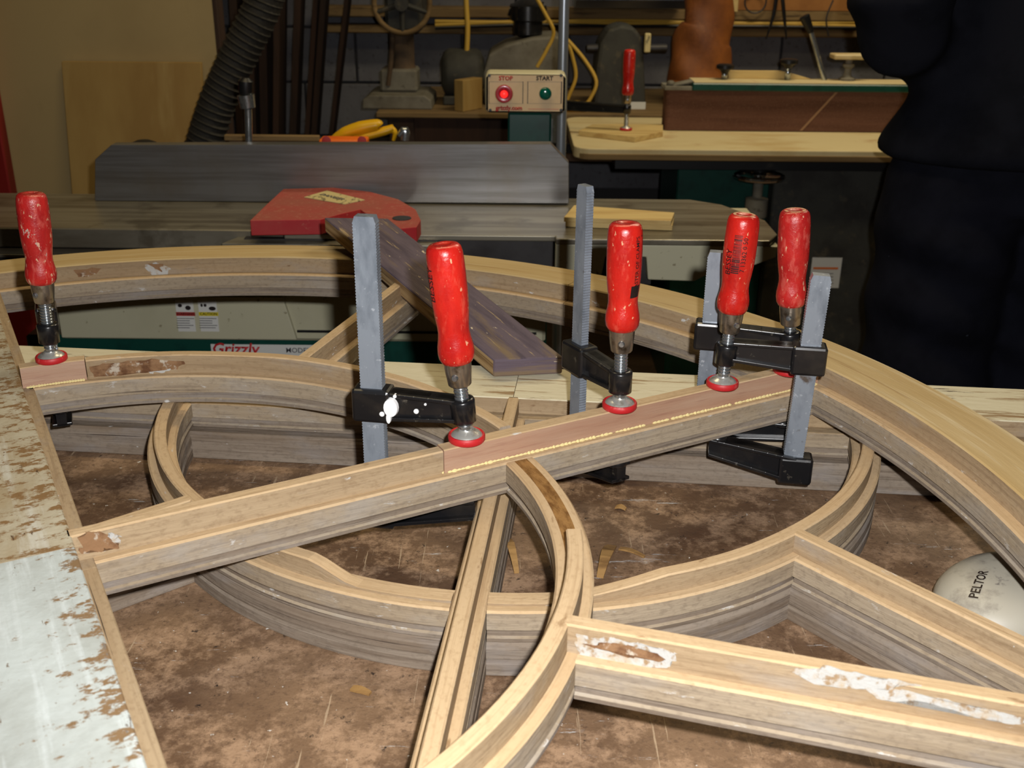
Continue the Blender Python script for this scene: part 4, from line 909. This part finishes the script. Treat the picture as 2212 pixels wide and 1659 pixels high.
for k in range(5): a = 2 * PI * k / 5 - PI / 2; tube(b, [wc, wc + Vector((rw * math.cos(a), 0, rw * math.sin(a)))], [.010, .007], 8, smoothpath=False)
obj('spokes', b, 'dark_machine', hw2, smooth=True)
b = B(); box(b, (wc.x - .06, dy - .09, wc.z - .09), (wc.x + .06, dy + .12, wc.z + .25), .012); obj('head', b, 'dark_machine', dp)
b = B(); tube(b, [PY(838, 185, dy - .05), PY(845, 130, dy - .05), PY(848, 70, dy - .05)], .008, 8); obj('feed_rod', b, 'rusty_machine', dp, smooth=True)
# dark motor with yellow cord, wood block
mo = PY(1003, 190, 3.72); mt = thing('motor', 'dark dusty electric motor under the hanging yellow cord', 'motor', (mo.x, 3.72, CZ))
b = B(); Mx = Matrix.Translation((mo.x - .005, 3.74, CZ + .100)) @ Matrix.Rotation(PI / 2, 4, 'Y'); lathe(b, [(0, -.072), (.045, -.072), (.072, -.06), (.080, -.045), (.080, .045), (.072, .06), (.045, .072), (0, .072)], Mx, 24); obj('motor_shell', b, 'dark_machine', mt, smooth=True)
b = B(); box(b, (mo.x - .07, 3.68, CZ + .0005), (mo.x + .06, 3.80, CZ + .03), .004); obj('motor_foot', b, 'dark_machine', mt)
jb = PY(1008, 128, 3.72); b = B(); box(b, (jb.x - .03, 3.69, CZ + .16), (jb.x + .03, 3.75, jb.z - .012), .006); obj('junction_box', b, 'dark_machine', mt)
b = B(); lathe(b, [(.018, -.014), (.020, 0), (.018, .012), (.010, .016), (0, .016)], Matrix.Translation((jb.x, 3.72, jb.z)), 16); obj('cord_plug', b, 'label_white', mt, smooth=True)
b = B(); tube(b, [Vector((jb.x, 3.72, jb.z + .016)), PY(1010, 60, 3.72), PY(1007, 0, 3.72), PY(1006, -140, 3.72)], .0085, 10); obj('power_cord', b, 'yellow_cable', mt, smooth=True)['label'] = 'yellow cord hanging straight down'
w0, w1, w2 = PY(981, 180, 3.56), PY(997, 180, 3.56), PY(1042, 160, 3.62)
b = B(); zz0 = CZ + .0005; t = bmesh.new()
pts = [(w0.x, 3.56), (w1.x + .006, 3.535), (w2.x, 3.62), (w2.x - .03, 3.64)]
prism(b, pts, 2, zz0, PY(990, 172, 3.56).z, bev=.002); tag(obj('wood_block', b, 'plywood'), 'upright tan wood block beside the switch box on the back counter', 'block')
# grey rounded machine behind the switch box
gx = PY(1140, 150, 3.75); gm = thing('planer_housing', 'large grey rounded machine housing behind the switch box', 'machine', (gx.x, 3.75, CZ))
hp_ = [PY(u, v, 3.7) for u, v in ((1046, 242), (1044, 160), (1056, 118), (1090, 98), (1150, 82), (1205, 78), (1222, 95), (1224, 242))]
b = B(); prism(b, [(q.x, max(q.z, CZ + .0005)) for q in hp_], 1, 3.70, 3.95, bev=.008); obj('housing', b, 'grey_machine', gm)
b = B(); lathe(b, [(.03, 0), (.05, .01), (.05, .05), (.062, .055), (.062, .10), (.03, .12), (0, .12)], Matrix.Translation((PY(1140, 60, 3.8).x, 3.8, PY(1140, 82, 3.7).z - .005)), 18); tube(b, [PY(1100, 20, 3.8), PY(1140, 30, 3.8), PY(1178, 12, 3.8)], [.02, .03, .014], 10); obj('crank_head', b, 'black_enamel', gm, smooth=True)
b = B(); tube(b, [PY(1150, -20, 3.6), PY(1178, 30, 3.6), PY(1196, 70, 3.6), PY(1180, 110, 3.6), PY(1160, 145, 3.6)], .006, 8)
tag(obj('yellow_cable', b, 'yellow_cable', smooth=True), 'thin yellow cable looping left of the steel pipe', 'cable', 'yellow cables by the pipe')
b = B(); tube(b, [PY(1222, 80, 3.66), PY(1236, 120, 3.66), PY(1244, 165, 3.66), PY(1230, 205, 3.66), PY(1222, 226, 3.66)], .006, 8)
tag(obj('yellow_cable', b, 'yellow_cable', smooth=True), 'thin yellow cable dropping close to the right of the steel pipe', 'cable', 'yellow cables by the pipe')
b = B(); tube(b, [PY(1226, 86, 3.62), PY(1262, 128, 3.6), PY(1288, 175, 3.58), PY(1276, 212, 3.58), PY(1262, 228, 3.58)], .006, 8)
tag(obj('yellow_cable', b, 'yellow_cable', smooth=True), 'thin yellow cable in a wide loop beside the grinder', 'cable', 'yellow cables by the pipe')
q = PY(1245, 232, 3.6); b = B(); prism(b, rrect(q.x - .045, 3.56, q.x + .035, 3.64, .012), 2, CZ + .0005, CZ + .022, bev=.003); lathe(b, [(.012, .022), (.012, .03), (0, .031)], Matrix.Translation((q.x, 3.60, CZ)), 12); tag(obj('yellow_box', b, 'yellow_plastic'), 'small yellow box on the counter right of the switch box', 'box')
# dark grinder
gq = PY(1345, 250, 3.70); gr = thing('bench_grinder', 'dark green-grey pedestal grinder behind the distant clamp', 'grinder', (gq.x, 3.70, CZ))
pf = [PY(u, v, 3.6) for u, v in ((1284, 250), (1290, 150), (1298, 95), (1318, 64), (1345, 55), (1372, 60), (1388, 80), (1394, 130), (1398, 250))]
b = B(); prism(b, [(q.x, max(q.z, CZ + .0005)) for q in pf], 1, 3.64, 3.80, bev=.012); obj('grinder_body', b, 'dark_machine', gr)
for u0, u1, v in ((1268, 1292, 104), (1392, 1440, 104)):
    b = B(); tube(b, [PY(u0, v, 3.7), PY(u1, v, 3.7)], [.012, .014], 10, smoothpath=False); obj('side_arm', b, 'dark_iron', gr, smooth=True)
q = PY(1398, 92, 3.64); b = B(); box(b, (q.x - .010, 3.625, q.z - .03), (q.x + .010, 3.639, q.z + .03), .003); obj('eye_shield', b, 'label_cream', gr)
front_rect(1362, 220, 1394, 236, 3.639, 'label_white', 'maker_label', gr)
# long beam, cables and shelf boards on the back wall
zA, zB_ = PY(1300, 18, 4.1).z, PY(1300, 40, 4.1).z
b = B(); box(b, (PY(690, 20, 4.1).x, 4.06, zB_), (1.9, 4.185, zA), .004); tag(obj('wall_beam', b, 'old_timber'), 'upper weathered beam along the block wall', 'beam', 'beams on the back wall')
zC, zD = PY(1300, 58, 4.1).z, PY(1300, 76, 4.1).z
b = B(); box(b, (PY(690, 60, 4.1).x, 4.09, zD), (1.9, 4.185, zC), .004); tag(obj('wall_beam', b, 'old_timber'), 'lower weathered beam along the block wall below the yellow cables', 'beam', 'beams on the back wall')
for i, (v0, vm, v1, dk) in enumerate(((42, 48, 44, 0), (50, 46, 52, 0), (56, 53, 55, 1))):
    b = B(); tube(b, [PY(940, v0 + 4, 4.07), PY(1150, vm, 4.07), PY(1350, v0, 4.07), PY(1560, vm + 3, 4.07), PY(1850, v1 + 4, 4.07)], .007, 8)
    tag(obj('wall_cable', b, 'black_plastic' if dk else 'yellow_cable', smooth=True), ('upper yellow cable strung between the wall beams', 'middle yellow cable strung between the wall beams', 'black cable strung under the yellow ones')[i], 'cable', 'cables strung along the wall')
q0, q1 = PY(1240, -40, 3.95), PY(1478, 18, 3.95); b = B(); prism(b, [(3.90, q1.z), (4.05, q1.z), (4.05, q0.z), (3.88, q0.z), (3.87, q1.z + .03)], 0, q0.x, q1.x, bev=.004); tag(obj('steel_duct', b, 'stainless'), 'bluish steel duct above the grinder with a bright highlight', 'duct')
b = B(); box(b, (PY(1592, 10, 4.05).x, 4.06, zA + .001), (1.9, 4.18, zA + .4)); tag(obj('tool_board', b, 'peg_board'), 'orange-brown tool board at the top right of the wall', 'board')
q = PY(1586, 0, 4.04); b = B(); box(b, (q.x - .016, 4.03, PY(1586, 26, 4.04).z), (q.x + .014, 4.058, zA + .4), .002); tag(obj('upright_batten', b, 'pale_pine'), 'short pale batten at the left edge of the tool board', 'batten')
b = B(); rc = PY(1632, 4, 4.04); tube(b, [rc + Vector((.038 * math.cos(2 * PI * k / 24), 0, .038 * math.sin(2 * PI * k / 24))) for k in range(25)], .003, 8, smoothpath=False, cap=False); tag(obj('wire_ring', b, 'dark_iron', smooth=True), 'dark wire ring hanging on the tool board', 'ring')
dv = thing('dividers', 'black pair of dividers hanging open on the tool board', 'dividers', PY(1690, -20, 4.02))
for u, v in ((1655, 84), (1699, 84)):
    b = B(); tube(b, [PY(1682 + (6 if u > 1680 else -2), -30, 4.02), PY((u + 1684) / 2 + 2, 30, 4.02), PY(u, v, 4.02)], [.008, .007, .002], 8); obj('leg', b, 'black_enamel', dv, smooth=True)
b = B(); lathe(b, [(.014, -.01), (.014, .01)], Matrix.Translation(PY(1686, -32, 4.02)) @ Matrix.Rotation(PI / 2, 4, 'X'), 14); obj('hinge', b, 'black_enamel', dv)
b = B(); tube(b, [PY(1800, 0, 4.03), PY(1785, 40, 4.03), PY(1790, 78, 4.03)], .003, 8); tag(obj('hanging_wire', b, 'dark_iron', smooth=True), 'thin curved wire hanging right of the dividers', 'wire')
# brown leather dust sleeve
ls = thing('leather_sleeve', 'brown leather sleeve hanging creased behind the sander', 'sleeve', PY(1515, 175, 3.75))
b = B(); tube(b, [PY(1512, 178, 3.75), PY(1512, 140, 3.75), PY(1517, 90, 3.75), PY(1530, 55, 3.75), PY(1530, 10, 3.75), PY(1538, -80, 3.75)], [(.08, .108), (.075, .105), (.07, .097), (.065, .084), (.06, .080), (.06, .078)], 26, cap=True, ref=(0, 1, 0))
for v in b.verts:
    v.co.x += .004 * math.sin(v.co.z * 42 + v.co.y * 30); v.co.y += .007 * math.sin(v.co.z * 36 + v.co.x * 40)
obj('sleeve', b, 'leather', ls, smooth=True)
b = B(); q = PY(1512, 176, 3.75); tube(b, [q + Vector((.108 * math.cos(2 * PI * k / 24), .08 * math.sin(2 * PI * k / 24), .004)) for k in range(25)], .004, 8, smoothpath=False, cap=False); obj('hem', b, 'leather', ls, smooth=True)
# dust hose
hs = thing('dust_hose', 'thick dark ribbed dust hose rising beside the beige wall', 'hose', (PY(430, 320, 2.7).x, 2.72, 0))
hpts = [PY(418, 420, 2.72), PY(438, 320, 2.72), PY(470, 220, 2.72), PY(520, 110, 2.72), PY(560, 30, 2.72), PY(590, -60, 2.72), PY(610, -160, 2.72)]
b = B(); tube(b, [Vector((hpts[0].x - .02, 2.72, .06))] + hpts, [.044] * 8, 20); obj('hose_wall', b, 'hose_rubber', hs, smooth=True)
cat_ = []; P_ = [Vector((hpts[0].x - .02, 2.72, .10))] + hpts
acc = 0; b = B()
for a_, c_ in zip(P_, P_[1:]):
    d_ = c_ - a_; L_ = d_.length; n_ = max(1, int(L_ / .016))
    for k in range(n_):
        p = a_ + d_ * (k / n_); t = bmesh.new(); lathe(t, [(.043, -.005), (.0475, 0), (.043, .005)], None, 16, cap=False); merge(b, t, 0, Matrix.Translation(p) @ d_.to_track_quat('Z', 'Y').to_matrix().to_4x4())
rb = obj('ribs', b, 'hose_rubber', hs, smooth=True); rb['kind'] = 'stuff'
# plywood leaning on the beige wall, and boards leaning in the alcove
a_, c_ = PY(128, 134, 2.96), PY(430, 134, 2.96)
b = B(); prism(b, [(2.80, .001), (2.818, .001), (2.992, a_.z), (2.974, a_.z)], 0, a_.x, c_.x, bev=.001); tag(obj('plywood_sheet', b, 'plywood'), 'square plywood sheet leaning against the beige wall', 'plywood')
rn = random.Random(11)
for i, (u, wpx, lean) in enumerate(((505, 14, .03), (527, 11, .05), (545, 16, .06), (566, 12, .09), (586, 14, .10), (606, 10, .12), (622, 12, .14), (645, 9, .16))):
    q = PY(u, 285, 3.85); tp = 2.05 + rn.uniform(-.2, .15); w_ = wpx * .00085
    b = B(); prism(b, [(q.x - w_, .001), (q.x + w_, .001), (q.x + w_ + lean * 2, tp), (q.x - w_ + lean * 2, tp)], 1, 3.80 + rn.uniform(0, .1), 3.93 + rn.uniform(0, .05), bev=.001)
    tag(obj('leaning_board', b, 'dark_timber'), ('first', 'second', 'third', 'fourth', 'fifth', 'sixth', 'seventh', 'last')[i] + ' dark board leaning in the alcove, counted from the dust hose', 'board', 'boards leaning in the alcove')

# ================================================================== person in dark work clothes
def union(name, bm, m, parent, vox=.012, smooth_it=6):
    me = bpy.data.meshes.new(name); bmesh.ops.recalc_face_normals(bm, faces=bm.faces); bm.to_mesh(me); bm.free()
    o = bpy.data.objects.new(name, me); COL.objects.link(o)
    md = o.modifiers.new('r', 'REMESH'); md.mode = 'VOXEL'; md.voxel_size = vox
    m2 = o.modifiers.new('s', 'SMOOTH'); m2.iterations = smooth_it; m2.factor = .5
    dg = bpy.context.evaluated_depsgraph_get(); dg.update()
    me2 = bpy.data.meshes.new_from_object(o.evaluated_get(dg)); bpy.data.objects.remove(o)
    t = bmesh.new(); t.from_mesh(me2); bpy.data.meshes.remove(me2)
    return obj(name, t, m, parent, smooth=True)
HX, HY = 1.0, 2.12
pe = thing('person', 'person in dark jacket and trousers standing with a bent elbow behind the bench', 'person', (HX, HY, 0))
V = Vector
Lsh, Rsh = V((HX - .20, HY, 1.45)), V((HX + .20, HY, 1.45))
eL, eR = V((PY(1925, 110, 2.02).x, 2.02, 1.178)), V((HX + .32, HY - .05, 1.12))
hL, hR = V((HX - .10, HY + .24, 1.10)), V((HX + .12, HY + .26, 1.10))
def hand(b, w_, d_, side):
    d_ = d_.normalized(); u = V((0, 0, 1)); sd_ = d_.cross(u).normalized() * side
    tube(b, [w_ - d_ * .02, w_ + d_ * .03, w_ + d_ * .085], [(.022, .026), (.016, .040), (.013, .038)], 12)
    for k, (ln, off) in enumerate(((.062, .030), (.072, .010), (.068, -.011), (.052, -.030))):
        p0 = w_ + d_ * .078 + sd_ * off; p1 = p0 + d_ * ln * .5 - u * .010; p2 = p0 + d_ * ln * .85 - u * .034
        tube(b, [p0, p1, p2], [.0095, .0088, .007], 8)
    p0 = w_ + d_ * .02 + sd_ * .034; tube(b, [p0, p0 + d_ * .03 + sd_ * .025 - u * .01, p0 + d_ * .06 + sd_ * .03 - u * .022], [.012, .0105, .008], 8)
b = B()
tube(b, [(HX, HY, .86), (HX, HY, 1.0), (HX, HY + .01, 1.15), (HX, HY + .02, 1.32), (HX, HY + .01, 1.43), (HX, HY, 1.48)], [(.10, .155), (.10, .15), (.095, .135), (.11, .16), (.09, .16), (.05, .07)], 20, ref=(0, 1, 0))
tube(b, [(HX, HY, 1.44), (HX, HY + .015, 1.54), (HX, HY + .03, 1.60)], [.056, .054, .056], 14)
tube(b, [(HX, HY + .03, 1.56), (HX, HY + .035, 1.62), (HX, HY + .03, 1.70), (HX, HY + .02, 1.765), (HX, HY + .015, 1.795)], [(.06, .05), (.092, .068), (.102, .077), (.082, .064), (.03, .024)], 20, ref=(0, 1, 0))
tube(b, [(HX, HY + .12, 1.675), (HX, HY + .145, 1.655), (HX, HY + .128, 1.64)], [.008, .013, .011], 8)          # nose
tube(b, [(HX - .022, HY + .124, 1.618), (HX, HY + .130, 1.617), (HX + .022, HY + .124, 1.618)], [.005, .007, .005], 8)   # mouth
for sx in (-1, 1):
    tube(b, [(HX + sx * .072, HY + .02, 1.70), (HX + sx * .086, HY + .005, 1.685), (HX + sx * .078, HY + .015, 1.645)], [.010, .012, .008], 8)
    lathe(b, [(0, -.012), (.010, -.006), (.012, 0), (.010, .006), (0, .012)], Matrix.Translation((HX + sx * .032, HY + .118, 1.682)), 10)
    tube(b, [(HX + sx * .09, HY, .92), (HX + sx * .11, HY + .01, .70), (HX + sx * .12, HY + .015, .50), (HX + sx * .12, HY, .30), (HX + sx * .12, HY, .10)], [.085, .075, .055, .054, .038], 14)
for shd, el, ha, side in ((Lsh, eL, hL, 1), (Rsh, eR, hR, -1)):
    tube(b, [shd, (shd + el) / 2, el, (el + ha) / 2, ha], [.056, .050, .040, .038, .027], 12, smoothpath=False)
    hand(b, ha, V((0, 1, -.1)) + (V((.4, 0, 0)) if side > 0 else V((-.4, 0, 0))), side)
union('body', b, 'skin', pe, .0065, 4)
b = B(); tube(b, [(HX, HY - .02, 1.62), (HX, HY - .005, 1.69), (HX, HY + .005, 1.76), (HX, HY + .01, 1.803)], [(.085, .078), (.105, .085), (.095, .075), (.035, .03)], 18, ref=(0, 1, 0)); union('hair', b, 'hair', pe, .010, 4)
# jacket: flared hem, sleeves
hemx = PY(1903, 343, 2.1).x; w0 = HX - hemx
b = B()
tube(b, [(HX, HY, .925), (HX, HY, .96), (HX, HY, 1.03), (HX, HY + .005, 1.13), (HX, HY + .02, 1.30), (HX, HY + .01, 1.42), (HX, HY, 1.49), (HX, HY + .005, 1.52)], [(.18, w0 + .005), (.18, w0), (.165, w0 - .045), (.15, w0 - .075), (.155, .205), (.13, .205), (.085, .11), (.07, .075)], 30, ref=(0, 1, 0), smoothpath=False)
tube(b, [Lsh + V((.03, 0, .0)), (Lsh + eL) / 2 + V((-.02, 0, .02)), eL + V((0, 0, .02)), eL + V((.02, .015, -.012)), (eL + hL) / 2 + V((0, 0, -.01)), hL - V((.01, .03, 0))], [.090, .098, .094, .084, .066, .048], 18, smoothpath=False)
tube(b, [Rsh - V((.03, 0, 0)), (Rsh + eR) / 2, eR, (eR + hR) / 2, hR - V((-.01, .03, 0))], [.090, .085, .074, .062, .048], 16, smoothpath=False)
union('jacket', b, 'jacket_cloth', pe, .014, 8)
# trousers with folds
tx = PY(1893, 600, 2.1).x; wl_ = HX - tx
b = B()
tube(b, [(HX, HY, 1.0), (HX, HY, .93), (HX, HY, .84), (HX, HY, .80)], [(.15, w0 - .045), (.155, w0 - .035), (.14, w0 - .03), (.09, .16)], 26, ref=(0, 1, 0), smoothpath=False)
for sx in (-1, 1):
    x_ = HX + sx * (wl_ - .135)
    tube(b, [(HX + sx * .12, HY, .90), (x_, HY, .76), (x_, HY + .01, .66), (x_ - sx * .004, HY + .012, .56), (x_, HY + .005, .40), (x_, HY, .22), (x_, HY, .06)], [.135, .138, .132, .134, .126, .112, .104], 22, smoothpath=True)
for v in b.verts:
    if v.co.z < .85: v.co.y -= .016 * math.sin((v.co.z + .35 * (v.co.x - HX)) * 46) * (1 if v.co.y < HY else 0); v.co.x += .007 * math.sin(v.co.z * 37 + v.co.x * 9)
union('trousers', b, 'trouser_cloth', pe, .012, 4)
for sx in (-1, 1):
    x_ = HX + sx * (wl_ - .135); b = B(); tube(b, [(x_, HY - .09, .055), (x_, HY, .055), (x_ + sx * .01, HY + .13, .045), (x_ + sx * .012, HY + .20, .035)], [(.050, .042), (.054, .048), (.040, .050), (.024, .034)], 14); box(b, (x_ - .05, HY - .10, .001), (x_ + .05, HY + .2, .022), .008); obj('shoe', b, 'shoe_leather', pe, smooth=True)
